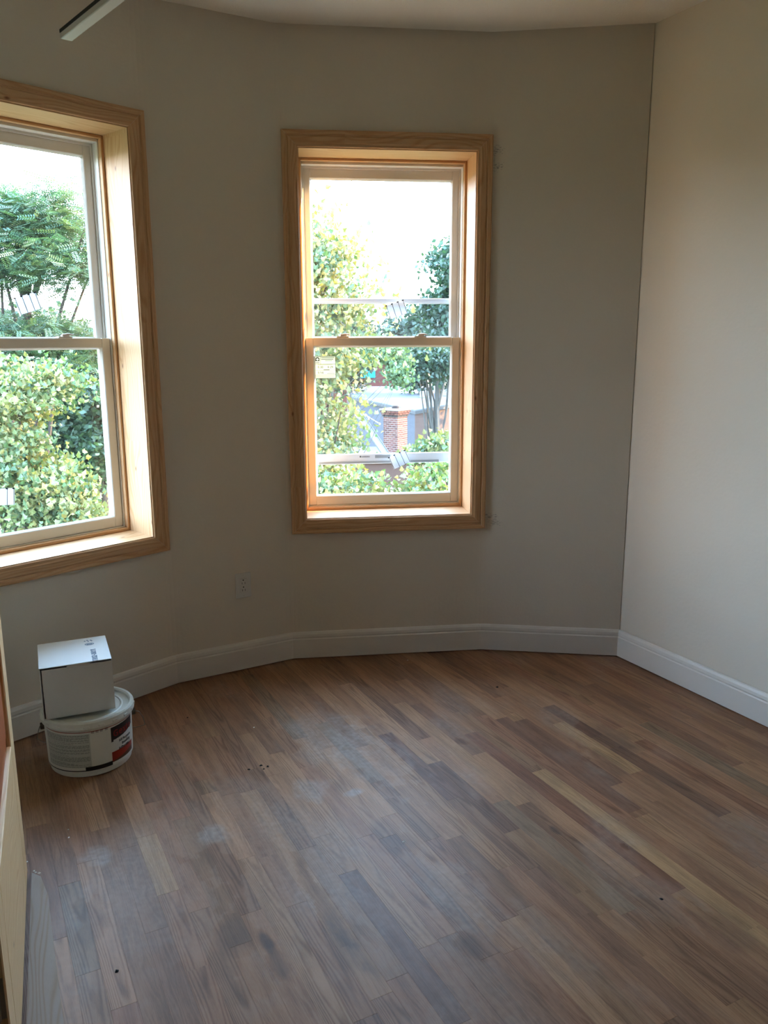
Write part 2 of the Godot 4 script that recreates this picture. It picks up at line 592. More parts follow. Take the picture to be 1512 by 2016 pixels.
func build_shell() -> void:
	var corner := [FE, EF, DE, CD, BC, AB, K]
	var poly := filleted(corner, 0.03)
	var mit := mitres(poly)
	# windows: facet index start corner -> offset of the opening along it
	var holes := [[DE, CD, 0.082], [BC, AB, 0.085]]
	var b := MB.new()
	var pad := 0.018
	for i in poly.size() - 1:
		var a: Vector2 = poly[i]
		var c: Vector2 = poly[i + 1]
		var d := (c - a).normalized()
		var nin := Vector3(-d.y, 0, d.x)
		var oa: Vector2 = a - mit[i] * WALL_T
		var oc: Vector2 = c - mit[i + 1] * WALL_T
		var hole = null
		for h in holes:
			var hd: Vector2 = (h[1] - h[0]).normalized()
			var mid: Vector2 = h[0] + hd * (h[2] + OPEN_W * 0.5)
			if absf((mid - a).dot(Vector2(-d.y, d.x))) < 0.002 and (mid - a).dot(d) > 0 and (mid - c).dot(d) < 0:
				hole = [h[0] + hd * (h[2] - pad), h[0] + hd * (h[2] + OPEN_W + pad)]
		if hole == null:
			b.face([v3(a), v3(c), v3(c, CEIL), v3(a, CEIL)], nin)
			b.face([v3(oa), v3(oc), v3(oc, CEIL), v3(oa, CEIL)], -nin)
			continue
		var h0: Vector2 = hole[0]
		var h1: Vector2 = hole[1]
		var y0 := OPEN_Y - pad
		var y1 := OPEN_Y + OPEN_H + pad
		var back := Vector2(-d.y, d.x) * -WALL_T
		for side in 2:
			var p0: Vector2 = a if side == 0 else oa
			var p3: Vector2 = c if side == 0 else oc
			var p1: Vector2 = h0 + (Vector2.ZERO if side == 0 else back)
			var p2: Vector2 = h1 + (Vector2.ZERO if side == 0 else back)
			var out := nin if side == 0 else -nin
			b.face([v3(p0), v3(p1), v3(p1, CEIL), v3(p0, CEIL)], out)
			b.face([v3(p2), v3(p3), v3(p3, CEIL), v3(p2, CEIL)], out)
			b.face([v3(p1), v3(p2), v3(p2, y0), v3(p1, y0)], out)
			b.face([v3(p1, y1), v3(p2, y1), v3(p2, CEIL), v3(p1, CEIL)], out)
		b.face([v3(h0, y0), v3(h1, y0), v3(h1 + back, y0), v3(h0 + back, y0)], Vector3.UP)
		b.face([v3(h0, y1), v3(h1, y1), v3(h1 + back, y1), v3(h0 + back, y1)], Vector3.DOWN)
		b.face([v3(h0, y0), v3(h0, y1), v3(h0 + back, y1), v3(h0 + back, y0)], v3(d))
		b.face([v3(h1, y0), v3(h1, y1), v3(h1 + back, y1), v3(h1 + back, y0)], -v3(d))
	for e in [0, poly.size() - 1]:
		var q: Vector2 = poly[e]
		var qo: Vector2 = q - mit[e] * WALL_T
		b.face([v3(q), v3(qo), v3(qo, CEIL), v3(q, CEIL)], v3(poly[0] - poly[1]) if e == 0 else v3(poly[-1] - poly[-2]))
	var wb := put("wall_bay", b.mesh(), mats.wall_paint)
	tag(wb, "faceted off-white painted bay wall around the cased windows", "wall", "", "structure")
	# scuffs beside the casing of the middle window
	var fr := facet_frame(BC, AB)
	var marks := [[Vector3(0.948, 2.315, 0.0012), 0.07, 0.05, 0], [Vector3(0.952, 2.245, 0.0012), 0.06, 0.05, 1], [Vector3(-0.012, 2.32, 0.0012), 0.03, 0.03, 1], [Vector3(-0.012, 0.605, 0.0012), 0.05, 0.025, 0]]
	var fr2 := facet_frame(AB, K)
	marks.append([Vector3(0.03, 0.675, 0.0012), 0.10, 0.05, 1])
	marks.append([Vector3(0.055, 0.645, 0.0012), 0.08, 0.04, 0])
	for i in marks.size():
		var k = marks[i]
		var mb := MB.new()
		var c: Vector3 = k[0]
		var f := fr2 if i >= 4 or c.x > 0.92 else fr
		if i < 4 and c.x > 0.92:
			c.x -= 0.92
		var hx := Vector3(k[1] * 0.5, 0, 0)
		var hy := Vector3(0, k[2] * 0.5, 0)
		mb.face([f * (c - hx - hy), f * (c + hx - hy), f * (c + hx + hy), f * (c - hx + hy)], f.basis.z, [Vector2(0, 1), Vector2(1, 1), Vector2(1, 0), Vector2(0, 0)])
		put("scuff_mark", mb.mesh(), mats["scuff_%d" % k[3]], wb)
	# the flat walls
	var wr := MB.new()
	var k0 := plan(2.71, K.dot(D_AL) - 0.36)
	wr.prism([k0, RB + D_AL * 0.15, RB + D_AL * 0.15 + D_AC * 0.15, k0 + D_AC * 0.15], 0.0, CEIL)
	tag(put("wall_right", wr.mesh(), mats.wall_paint), "long flat off-white wall meeting the bay in a corner", "wall", "", "structure")
	var wk := MB.new()
	wk.prism([RB, LB - D_AC * 0.15, LB - D_AC * 0.15 + D_AL * 0.15, RB + D_AL * 0.15], 0.0, CEIL)
	tag(put("wall_back", wk.mesh(), mats.bounce_absorbing_brown), "unseen wall closing the room opposite the bay, made-up brown to absorb bounce light", "wall", "", "structure")
	var wl := MB.new()
	wl.prism([LB, WL, WL - D_AC * 0.12, LB - D_AC * 0.12], 0.0, CEIL)
	tag(put("wall_left", wl.mesh(), mats.bounce_absorbing_brown), "unseen wall behind the open pine door, made-up brown to absorb bounce light", "wall", "", "structure")
	var wa := MB.new()
	var da := (FE - WL).normalized()
	var na := Vector2(da.y, -da.x)
	if na.dot(Vector2(0, 1)) < 0: na = -na
	wa.prism([WL, FE + da * 0.35, FE + da * 0.35 + na * 0.12, WL + na * 0.12], 0.0, CEIL)
	tag(put("wall_alcove", wa.mesh(), mats.wall_paint), "short off-white return wall behind the open door", "wall", "", "structure")
	var ce := MB.new()
	ce.prism([Vector2(-2.6, -4.6), Vector2(6.2, -4.6), Vector2(6.2, 6.4), Vector2(-2.6, 6.4)], CEIL, CEIL + 0.14)
	tag(put("ceiling", ce.mesh(), mats.ceiling_paint), "flat off-white stippled ceiling", "ceiling", "", "structure")

# ------------------------------------------------------------------ floor
func crossing(across: float) -> Vector2:   # range of the room along a board row
	var poly := [FE, EF, DE, CD, BC, AB, K, RB, LB, WL]
	var lo := 1e9
	var hi := -1e9
	for i in poly.size():
		var p: Vector2 = poly[i]
		var q: Vector2 = poly[(i + 1) % poly.size()]
		var a := p.dot(D_AC) - across
		var b := q.dot(D_AC) - across
		if (a < 0) != (b < 0):
			var al := lerpf(p.dot(D_AL), q.dot(D_AL), a / (a - b))
			lo = minf(lo, al); hi = maxf(hi, al)
	return Vector2(lo, hi)

func build_floor() -> void:
	var fl := root("floor", Vector3.ZERO, "sanded bare oak strip floor with dust and stains", "floor", "", "structure")
	var sub := MB.new()
	sub.col = Color(0.20, 0.14, 0.11)
	sub.prism([Vector2(-2.6, -4.6), Vector2(6.2, -4.6), Vector2(6.2, 6.4), Vector2(-2.6, 6.4)], -0.16, -0.014)
	put("subfloor", sub.mesh(), mats.sanded_oak, fl)
	# tones of the boards (linear colour of sanded red oak)
	var tones := [Color(0.323, 0.162, 0.084), Color(0.291, 0.144, 0.075), Color(0.348, 0.179, 0.091), Color(0.262, 0.134, 0.071), Color(0.310, 0.148, 0.077), Color(0.366, 0.194, 0.100), Color(0.246, 0.124, 0.068), Color(0.296, 0.157, 0.082)]
	var light := Color(0.432, 0.243, 0.117)
	var dark := Color(0.202, 0.101, 0.058)
	var grey := Color(0.259, 0.154, 0.086)
	var red := Color(0.259, 0.114, 0.058)
	var pale := Color(0.390, 0.205, 0.105)
	var special := {0: [[-2.08, -0.85, light]], 5: [[-2.36, -1.93, light]], -6: [[-2.60, -2.085, dark]], -5: [[-2.30, -1.845, dark], [-3.1, -2.32, pale]], 8: [[-2.1, -1.2, red]], 2: [[-2.5, -1.75, dark], [-1.72, -1.0, pale]], 3: [[-2.45, -1.9, dark]],
		-2: [[-2.3, -1.5, pale]], -1: [[-2.45, -1.4, red]], -26: [[-2.22, -1.845, grey]], -25: [[-2.3, -1.7, pale]], -11: [[-3.4, -2.72, grey], [-2.70, -2.0, pale]], -9: [[-2.8, -2.3, grey]], -10: [[-2.6, -2.1, pale]], -18: [[-2.5, -2.1, pale]], -22: [[-2.35, -2.05, light]], -8: [[-2.55, -1.9, pale]], -4: [[-2.0, -1.4, grey]], 10: [[-2.2, -1.5, grey]], -14: [[-1.9, -1.3, dark]], -27: [[-2.0, -1.5, pale]], 6: [[-2.5, -2.2, dark], [-2.1, -1.6, dark]]}
	var w := 0.06
	for k in range(-46, 18):
		var ac := 1.694 + w * k
		var rg := crossing(clampf(ac, -1.04, 2.70))
		var start := rg.x - 0.05
		var stop := minf(rg.y + 0.05, 0.10)
		if ac > -0.17 and ac < 0.0:
			stop = -0.2
		var segs := []
		var sp: Array = special.get(k, [])
		var at := start - rng.randf_range(0.0, 0.3)
		while at < stop - 0.04:
			var nxt := at + rng.randf_range(0.32, 1.15)
			var tone: Color = tones[rng.randi() % tones.size()]
			for q in sp:
				if at >= q[0] - 0.02 and at < q[1] - 0.02:
					nxt = q[1]; tone = q[2]
				elif at < q[0] and nxt > q[0]:
					nxt = q[0]
			if nxt > stop - 0.06: nxt = stop
			if nxt > start + 0.02:
				segs.append([maxf(at, start), nxt, tone])
			at = nxt
		for s in segs:
			var j := rng.randf_range(0.93, 1.07)
			var c: Color = s[2]
			add_plank(fl, ac, w, s[0], s[1], Color(c.r * j, c.g * j, c.b * j), rng.randi() % 8, rng.randf())
	# the boards behind the camera, joined
	var rest := MB.new()
	for k in range(-31, 18):
		var ac2 := 1.694 + w * k
		rest.col = tones[rng.randi() % tones.size()]
		rest.uvo = Vector2(rng.randf(), (rng.randi() % 8) * 0.125)
		plank_faces(rest, ac2, w, 0.10 if ac2 > 0.0 else -0.2, 6.02)
	tag(put("rear_boards", rest.mesh(), mats.sanded_oak, fl), "", "", "", "stuff")

func plank_faces(mb: MB, ac: float, w: float, a0: float, a1: float) -> void:
	var h := w * 0.5
	var ch := 0.0004
	var y := 0.0
	var P := func(c: float, a: float, yy: float) -> Vector3: return v3(plan(ac + c, a), yy)
	var U := func(c: float, a: float) -> Vector2: return Vector2(a / 1.8, (c / w + 0.5) * 0.125 * 0.98 + 0.001)
	var b0 := a0
	var b1 := a1
	var ring := [[-h, b0], [h, b0], [h, b1], [-h, b1]]
	var top := []
	var tuv := []
	for r in ring:
		top.append(P.call(r[0] - signf(r[0]) * ch, clampf(r[1], b0 + ch, b1 - ch), y))
		tuv.append(U.call(r[0], r[1]))
	mb.face(top, Vector3.UP, tuv)
	for i in 4:
		var j := (i + 1) % 4
		var e0 = P.call(ring[i][0], ring[i][1], y - ch)
		var e1 = P.call(ring[j][0], ring[j][1], y - ch)
		var g: Vector3 = (e0 + e1) * 0.5 - P.call(0.0, (b0 + b1) * 0.5, 0.0)
		g.y = 0.0
		mb.face([top[i], top[j], e1, e0], g.normalized() + Vector3.UP, [tuv[i], tuv[j], tuv[j], tuv[i]])
		mb.face([e0, e1, e1 - Vector3(0, 0.012, 0), e0 - Vector3(0, 0.012, 0)], g, [tuv[i], tuv[j], tuv[j], tuv[i]])

func add_plank(parent: Node, ac: float, w: float, a0: float, a1: float, col: Color, band: int, off: float) -> void:
	var mb := MB.new()
	mb.col = col
	mb.uvo = Vector2(off, band * 0.125)
	plank_faces(mb, ac, w, a0, a1)
	put("plank", mb.mesh(), mats.sanded_oak, parent)

# ------------------------------------------------------------------ baseboards
func build_baseboards() -> void:
	# offset from the wall, height: flat board, groove, rounded cap
	var prof := [Vector2(0.0, 0.005), Vector2(0.016, 0.005), Vector2(0.016, 0.098), Vector2(0.012, 0.102), Vector2(0.012, 0.106), Vector2(0.015, 0.109), Vector2(0.0135, 0.122), Vector2(0.008, 0.131), Vector2(0.0, 0.134)]
	var rooms := [["baseboard_bay", "white moulded baseboard in short mitred lengths round the bay", [WL, FE, EF, DE, CD, BC, AB, K]], ["baseboard_right", "white moulded baseboard along the flat wall", [K, RB]], ["baseboard_back", "white moulded baseboard on the wall opposite the bay", [RB, LB]]]
	for r in rooms:
		var pts: Array = r[2]
		var mit := mitres(pts)
		if r[0] == "baseboard_bay":
			var dl := (K - AB).normalized()
			var nr := -D_AC
			mit[-1] = (Vector2(-dl.y, dl.x) + nr) / (1.0 + Vector2(-dl.y, dl.x).dot(nr))
		if r[0] == "baseboard_right":
			var dl2 := (K - AB).normalized()
			mit[0] = (Vector2(-dl2.y, dl2.x) - D_AC) / (1.0 + Vector2(-dl2.y, dl2.x).dot(-D_AC))
		var rt := root(r[0], Vector3.ZERO, r[1], "baseboard", "", "structure")
		for i in pts.size() - 1:
			var mb := MB.new()
			var a: Vector2 = pts[i]
			var c: Vector2 = pts[i + 1]
			var d := (c - a).normalized()
			for k in prof.size() - 1:
				var p: Vector2 = prof[k]
				var q: Vector2 = prof[k + 1]
				var e := q - p
				var nn := Vector2(-d.y, d.x) * e.y
				var out := Vector3(nn.x, -e.x, nn.y)
				var quad := [v3(a + mit[i] * p.x, p.y), v3(c + mit[i + 1] * p.x, p.y), v3(c + mit[i + 1] * q.x, q.y), v3(a + mit[i] * q.x, q.y)]
				mb.face(quad, out if out.length() > 1e-9 else Vector3.UP)
			put("baseboard_length", mb.mesh(), mats.trim_paint, rt)

# ------------------------------------------------------------------ windows
func ring_boxes(mb: MB, u0: float, u1: float, v0: float, v1: float, wl: float, wr: float, wb: float, wt: float, z0: float, z1: float, ch: float) -> void:
	mb.box(Vector3(u0, v0, z0), Vector3(u0 + wl, v1, z1), ch)
	mb.box(Vector3(u1 - wr, v0, z0), Vector3(u1, v1, z1), ch)
	mb.box(Vector3(u0 + wl - 0.001, v0, z0), Vector3(u1 - wr + 0.001, v0 + wb, z1), ch)
	mb.box(Vector3(u0 + wl - 0.001, v1 - wt, z0), Vector3(u1 - wr + 0.001, v1, z1), ch)

func bead(mb: MB, u0: float, u1: float, v0: float, v1: float, s: float, z0: float, z1: float) -> void:   # sloped glazing bead from the sash face down to the glass
	var o := [Vector3(u0, v0, z1), Vector3(u1, v0, z1), Vector3(u1, v1, z1), Vector3(u0, v1, z1)]
	var n := [Vector3(u0 + s, v0 + s, z0), Vector3(u1 - s, v0 + s, z0), Vector3(u1 - s, v1 - s, z0), Vector3(u0 + s, v1 - s, z0)]
	var c := Vector3((u0 + u1) * 0.5, (v0 + v1) * 0.5, z1)
	for i in 4:
		var j := (i + 1) % 4
		mb.face([o[i], o[j], n[j], n[i]], c - (o[i] + o[j]) * 0.5 + Vector3(0, 0, 0.2))

func build_window(num: int, a: Vector2, b: Vector2, s0: float, middle: bool) -> void:
	var fr := facet_frame(a, b)
	var names := {1: "double-hung window with raw pine casing, rating sticker and half screen", 2: "double-hung window with deep raw pine reveal beside the bucket's corner", 3: "double-hung window with raw pine casing next to the return wall"}
	var w := root("window_%d" % num, fr * Vector3(s0, OPEN_Y, 0.0), names[num], "window", "", "structure")
	w.basis = fr.basis
	var W := OPEN_W
	var Hh := OPEN_H
	# casing: four mitred lengths of moulding
	var prof := [Vector2(0.0, 0.0), Vector2(0.0, 0.007), Vector2(0.003, 0.010), Vector2(0.012, 0.0115), Vector2(0.018, 0.014), Vector2(0.040, 0.0145), Vector2(0.044, 0.0115), Vector2(0.047, 0.012), Vector2(0.050, 0.0175), Vector2(0.062, 0.019), Vector2(0.067, 0.017), Vector2(0.069, 0.0)]
	var gap := 0.004
	var corners := [Vector2(-gap, -gap), Vector2(W + gap, -gap), Vector2(W + gap, Hh + gap), Vector2(-gap, Hh + gap)]
	var nm := ["sill_casing", "side_casing", "head_casing", "side_casing"]
	for i in 4:
		var mb := MB.new()
		mb.uvo = Vector2(0.31 * i, 0.13 * i + 0.07 * num)
		var p: Vector2 = corners[i]
		var q: Vector2 = corners[(i + 1) % 4]
		var d := (q - p).normalized()
		var o := Vector2(d.y, -d.x)
		for k in prof.size() - 1:
			var f: Vector2 = prof[k]
			var g: Vector2 = prof[k + 1]
			var pts := []
			var uv := []
			for e in [[p, -1.0, f], [q, 1.0, f], [q, 1.0, g], [p, -1.0, g]]:
				var e2: Vector2 = e[0] + o * e[2].x + d * e[1] * (e[2].x - 0.0004)
				pts.append(Vector3(e2.x, e2.y, e[2].y))
				uv.append(Vector2((e2 - p).dot(d), e[2].x))
			var t2 := g - f
			var nn := o * -t2.y
			mb.face(pts, Vector3(nn.x, nn.y, t2.x), uv)
		put(nm[i], mb.mesh(), mats.raw_pine, w)
	# jamb boards (the edge towards the room stands back behind the casing)
	var jb := [["jamb", Vector3(-0.016, -0.016, -0.2), Vector3(0, Hh + 0.016, 0.003)], ["jamb", Vector3(W, -0.016, -0.2), Vector3(W + 0.016, Hh + 0.016, 0.003)], ["head_jamb", Vector3(0, Hh, -0.2), Vector3(W, Hh + 0.016, 0.003)], ["stool", Vector3(0, -0.016, -0.2), Vector3(W, 0, 0.003)]]
	for k in 4:
		var mb2 := MB.new()
		mb2.uvo = Vector2(0.4 * k + 0.2 * num, 0.21 * k)
		mb2.box(jb[k][1], jb[k][2], 0.0008)
		put(jb[k][0], mb2.mesh(), mats.raw_pine, w)
	# pine stops against the window unit
	var st := [[Vector3(0, 0, -0.2), Vector3(0.012, Hh, -0.178)], [Vector3(W - 0.012, 0, -0.2), Vector3(W, Hh, -0.178)], [Vector3(0.012, Hh - 0.012, -0.2), Vector3(W - 0.012, Hh, -0.178)], [Vector3(0.012, 0, -0.2), Vector3(W - 0.012, 0.014, -0.178)]]
	for k in 4:
		var mb3 := MB.new()
		mb3.box(st[k][0], st[k][1], 0.002)
		put("stop", mb3.mesh(), mats.raw_pine, w)
	# vinyl frame with tracks
	var f2 := MB.new()
	ring_boxes(f2, -0.016, W + 0.016, -0.016, Hh + 0.016, 0.032, 0.032, 0.034, 0.040, -0.298, -0.2, 0.002)
	ring_boxes(f2, 0.014, W - 0.014, 0.016, Hh - 0.022, 0.010, 0.010, 0.004, 0.012, -0.245, -0.238, 0.001)
	ring_boxes(f2, 0.014, W - 0.014, 0.016, Hh - 0.022, 0.016, 0.016, 0.012, 0.014, -0.298, -0.276, 0.001)
	put("window_frame", f2.mesh(), mats.vinyl, w)
	# sashes
	for up in 2:
		var u0 := 0.017
		var u1 := W - 0.017
		var v0 := 0.019 if up == 0 else 0.782
		var v1 := 0.826 if up == 0 else Hh - 0.026
		var z0 := -0.236 if up == 0 else -0.274
		var z1 := -0.206 if up == 0 else -0.246
		var sl := 0.038
		var bot := 0.046 if up == 0 else 0.042
		var top := 0.040 if up == 0 else 0.048
		var s := MB.new()
		ring_boxes(s, u0, u1, v0, v1, sl, sl, bot, top, z0, z1, 0.003)
		bead(s, u0 + sl, u1 - sl, v0 + bot, v1 - top, 0.007, z0 + 0.016, z1 - 0.002)
		var so := put("lower_sash" if up == 0 else "upper_sash", s.mesh(), mats.vinyl, w)
		var gl := MB.new()
		gl.face([Vector3(u0 + sl - 0.004, v0 + bot - 0.004, z0 + 0.012), Vector3(u1 - sl + 0.004, v0 + bot - 0.004, z0 + 0.012), Vector3(u1 - sl + 0.004, v1 - top + 0.004, z0 + 0.012), Vector3(u0 + sl - 0.004, v1 - top + 0.004, z0 + 0.012)], Vector3(0, 0, 1))
		put("pane", gl.mesh(), mats.window_glass, so)
		if up == 0:
			for lx in [0.194, 0.566]:
				var lk := MB.new()
				lk.box(Vector3(lx - 0.030, v1, -0.232), Vector3(lx + 0.030, v1 + 0.006, -0.208), 0.002)
				lk.box(Vector3(lx - 0.012, v1 + 0.005, -0.230), Vector3(lx + 0.022, v1 + 0.013, -0.212), 0.003)
				lk.tube([Vector3(lx - 0.010, v1 + 0.012, -0.216), Vector3(lx + 0.012, v1 + 0.015, -0.212), Vector3(lx + 0.034, v1 + 0.012, -0.206)], [0.004, 0.0045, 0.003], 6)
				put("sash_lock", lk.mesh(), mats.vinyl, so)
	if middle:
		var sc := Node3D.new()
		sc.name = "half_screen"
		w.add_child(sc)
		var rails := [["screen_rail", Vector3(0.030, 0.984, -0.296), Vector3(W - 0.030, 1.010, -0.284)], ["screen_rail", Vector3(0.030, 0.208, -0.296), Vector3(W - 0.030, 0.259, -0.284)], ["screen_stile", Vector3(0.022, 0.208, -0.296), Vector3(0.036, 1.010, -0.284)], ["screen_stile", Vector3(W - 0.036, 0.208, -0.296), Vector3(W - 0.022, 1.010, -0.284)]]
		for r in rails:
			var rb := MB.new()
			rb.box(r[1], r[2], 0.003)
			if r[1].y > 0.9:
				rb.tube([Vector3(0.036, 0.990, -0.283), Vector3(W - 0.036, 0.990, -0.283)], [0.004, 0.004], 6)
			var ro := put(r[0], rb.mesh(), mats.screen_frame, sc)
			if r[1].y < 0.25 and r[0] == "screen_rail":
				var gb := MB.new()
				gb.box(Vector3(0.07, 0.210, -0.286), Vector3(W - 0.10, 0.222, -0.2815), 0.001)
				put("pull_lip", gb.mesh(), mats.grey_plastic, ro)
				var wl := MB.new()
				wl.box(Vector3(0.352, 0.236, -0.285), Vector3(0.428, 0.251, -0.2835))
				put("warning_label", wl.mesh(), mats.grey_plastic, ro)
				lettering(ro, "\u25b2 WARNING", 0.0085, Vector3(0.300, 0.2435, -0.2838), Basis(), mats.tape_ink)
		var ms := MB.new()
		ms.face([Vector3(0.034, 0.256, -0.291), Vector3(W - 0.034, 0.256, -0.291), Vector3(W - 0.034, 0.986, -0.291), Vector3(0.034, 0.986, -0.291)], Vector3(0, 0, 1))
		put("insect_mesh", ms.mesh(), mats.screen_mesh, sc)

func lettering(parent: Node, what: String, size: float, at: Vector3, bas: Basis, m: Material, called := "lettering") -> MeshInstance3D:
	var t := TextMesh.new()
	t.text = what
	var f := SystemFont.new()
	f.font_names = PackedStringArray(["Droid Sans"])
	f.font_weight = 700
	t.font = f
	t.font_size = 32
	t.pixel_size = size / 32.0
	t.depth = 0.0006
	var o := put(called, t, m, parent)
	o.transform = Transform3D(bas, at)
	return o

# ------------------------------------------------------------------ door
func build_door() -> void:
	var e0 := Vector2(-1.032, -2.080)
	var dir := Vector2(0.375, 0.927).normalized()          # from the free edge back to the hinges
	var nrm := Vector2(dir.y, -dir.x)                       # towards the room
	var d := root("door_1", v3(e0, 0.0), "open raw pine panel door standing beside the bucket", "door", "", "structure")
	d.basis = Basis(Vector3(dir.x, 0, dir.y), Vector3.UP, Vector3(nrm.x, 0, nrm.y)).orthonormalized()
	if d.basis.determinant() < 0.0:
		d.basis = Basis(Vector3(dir.x, 0, dir.y), Vector3.UP, Vector3(-nrm.x, 0, -nrm.y))
	var s := signf(d.basis.z.dot(Vector3(nrm.x, 0, nrm.y)))
	var T := 0.036
	var zf := 0.0
	var zb := -T * s
	var lo := minf(zf, zb)
	var hi := maxf(zf, zb)
	var W := 0.78
	var B := 0.012
	var TOP := 2.03
	for st in [[0.0, 0.10], [W - 0.10, W]]:
		var mb := MB.new()
		mb.uvo = Vector2(0, st[0])
		mb.box(Vector3(st[0], B, lo), Vector3(st[1], TOP, hi), 0.003)
		put("stile", mb.mesh(), mats.door_pine, d)
	var mid := W * 0.5
	for r in [[B, 0.45], [0.92, 1.06], [TOP - 0.12, TOP]]:
		var mb2 := MB.new()
		mb2.uvo = Vector2(0.3, r[0])
		mb2.box(Vector3(0.10, r[0], lo), Vector3(W - 0.10, r[1], hi), 0.002)
		put("rail", mb2.mesh(), mats.door_pine, d)
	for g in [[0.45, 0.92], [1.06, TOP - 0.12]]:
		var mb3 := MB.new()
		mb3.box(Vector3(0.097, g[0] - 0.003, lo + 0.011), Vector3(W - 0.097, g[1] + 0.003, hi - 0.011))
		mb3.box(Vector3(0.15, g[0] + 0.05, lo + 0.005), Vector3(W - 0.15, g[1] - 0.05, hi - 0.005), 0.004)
		put("panel", mb3.mesh(), mats.shaded_warm_pine, d)  # same pine as the stiles, with shade and warm bounce painted in
	for y in [0.25, 1.78]:
		var hg := MB.new()
		hg.tube([Vector3(W + 0.004, y - 0.045, (lo + hi) * 0.5), Vector3(W + 0.004, y + 0.045, (lo + hi) * 0.5)], [0.006, 0.006], 8)
		hg.box(Vector3(W - 0.002, y - 0.045, lo + 0.004), Vector3(W + 0.002, y + 0.045, hi - 0.004))
		put("hinge", hg.mesh(), mats.wire, d)
	# pale board lying on the floor at the foot of the door
	var sb := MB.new()
	sb.col = Color(1, 1, 1)
	var poly := [Vector2(-1.018, -2.075), Vector2(-0.985, -2.058), Vector2(-0.930, -1.975), Vector2(-0.832, -1.770), Vector2(-0.722, -1.545), Vector2(-0.60, -1.30), Vector2(-0.707, -1.30), Vector2(-0.806, -1.545)]
	sb.prism(poly, 0.0005, 0.007)
	var so := put("threshold_board", sb.mesh(), mat("pale_board", Color(0.60, 0.53, 0.47), 0.7))
	so.material_override.albedo_texture = mats.raw_pine.albedo_texture
	so.material_override.uv1_scale = Vector3(1.0 / 1.2, 1.0 / 0.3, 1)
	tag(so, "thin pale board lying on the floor along the foot of the door", "board")

# ------------------------------------------------------------------ outlet
func build_outlet() -> void:
	var fr := facet_frame(CD, BC)
	var o := root("wall_outlet", fr * Vector3(0.330, 0.347, 0.0), "white duplex power outlet with cover plate low on the bay wall", "outlet")
	o.basis = fr.basis
	var p := MB.new()
	var w := 0.037
	var lo := Vector3(-w, 0.0, 0.0)
	var hi := Vector3(w, 0.118, 0.006)
	p.box(lo, hi, 0.0025)
	put("cover_plate", p.mesh(), mats.outlet_white, o)
	var r := MB.new()
	r.box(Vector3(-0.0165, 0.0255, 0.004), Vector3(0.0165, 0.0925, 0.0078), 0.001)
	put("receptacle", r.mesh(), mats.outlet_white, o)
	for y in [0.0425, 0.0755]:
		var h := MB.new()
		h.tube([Vector3(-0.001, y + 0.009, 0.007), Vector3(-0.001, y + 0.009, 0.0083)], [0.0030, 0.0030], 10)
		put("ground_hole", h.mesh(), mats.black, o)
		for x in [-0.0065, 0.0065]:
			var s := MB.new()
			s.box(Vector3(x - 0.0010, y - 0.010, 0.007), Vector3(x + 0.0010, y - 0.001, 0.0082))
			put("slot", s.mesh(), mats.tape_ink, o)
	for y in [0.011, 0.107]:
		var sc := MB.new()
		sc.tube([Vector3(0, y, 0.005), Vector3(0, y, 0.0068)], [0.003, 0.0026], 10)
		put("screw", sc.mesh(), mats.light_metal, o)

# ------------------------------------------------------------------ bucket and carton
func bent_text(parent: Node, what: String, size: float, ang: float, y: float, rad: float, m: Material) -> void:
	var t := TextMesh.new()
	t.text = what
	var f := SystemFont.new()
	f.font_names = PackedStringArray(["Droid Sans"])
	f.font_weight = 700
	t.font = f
	t.font_size = 32
	t.pixel_size = size / 32.0
	t.depth = 0.0004
	var src := ArrayMesh.new()
	for s in t.get_surface_count():
		var a := t.surface_get_arrays(s)
		var vs: PackedVector3Array = a[Mesh.ARRAY_VERTEX]
		var ns: PackedVector3Array = a[Mesh.ARRAY_NORMAL]
		for i in vs.size():
			var w := ang - vs[i].x / rad
			var o := Vector3(cos(w), 0, sin(w))
			var tx := Vector3(sin(w), 0, -cos(w))
			ns[i] = (tx * ns[i].x + Vector3.UP * ns[i].y + o * ns[i].z).normalized()
			vs[i] = o * (rad + 0.0005 + vs[i].z) + Vector3(0, y + vs[i].y, 0)
		var b := []
		b.resize(Mesh.ARRAY_MAX)
		b[Mesh.ARRAY_VERTEX] = vs; b[Mesh.ARRAY_NORMAL] = ns; b[Mesh.ARRAY_INDEX] = a[Mesh.ARRAY_INDEX]
		src.add_surface_from_arrays(Mesh.PRIMITIVE_TRIANGLES, b)
	put("lettering", src, m, parent)

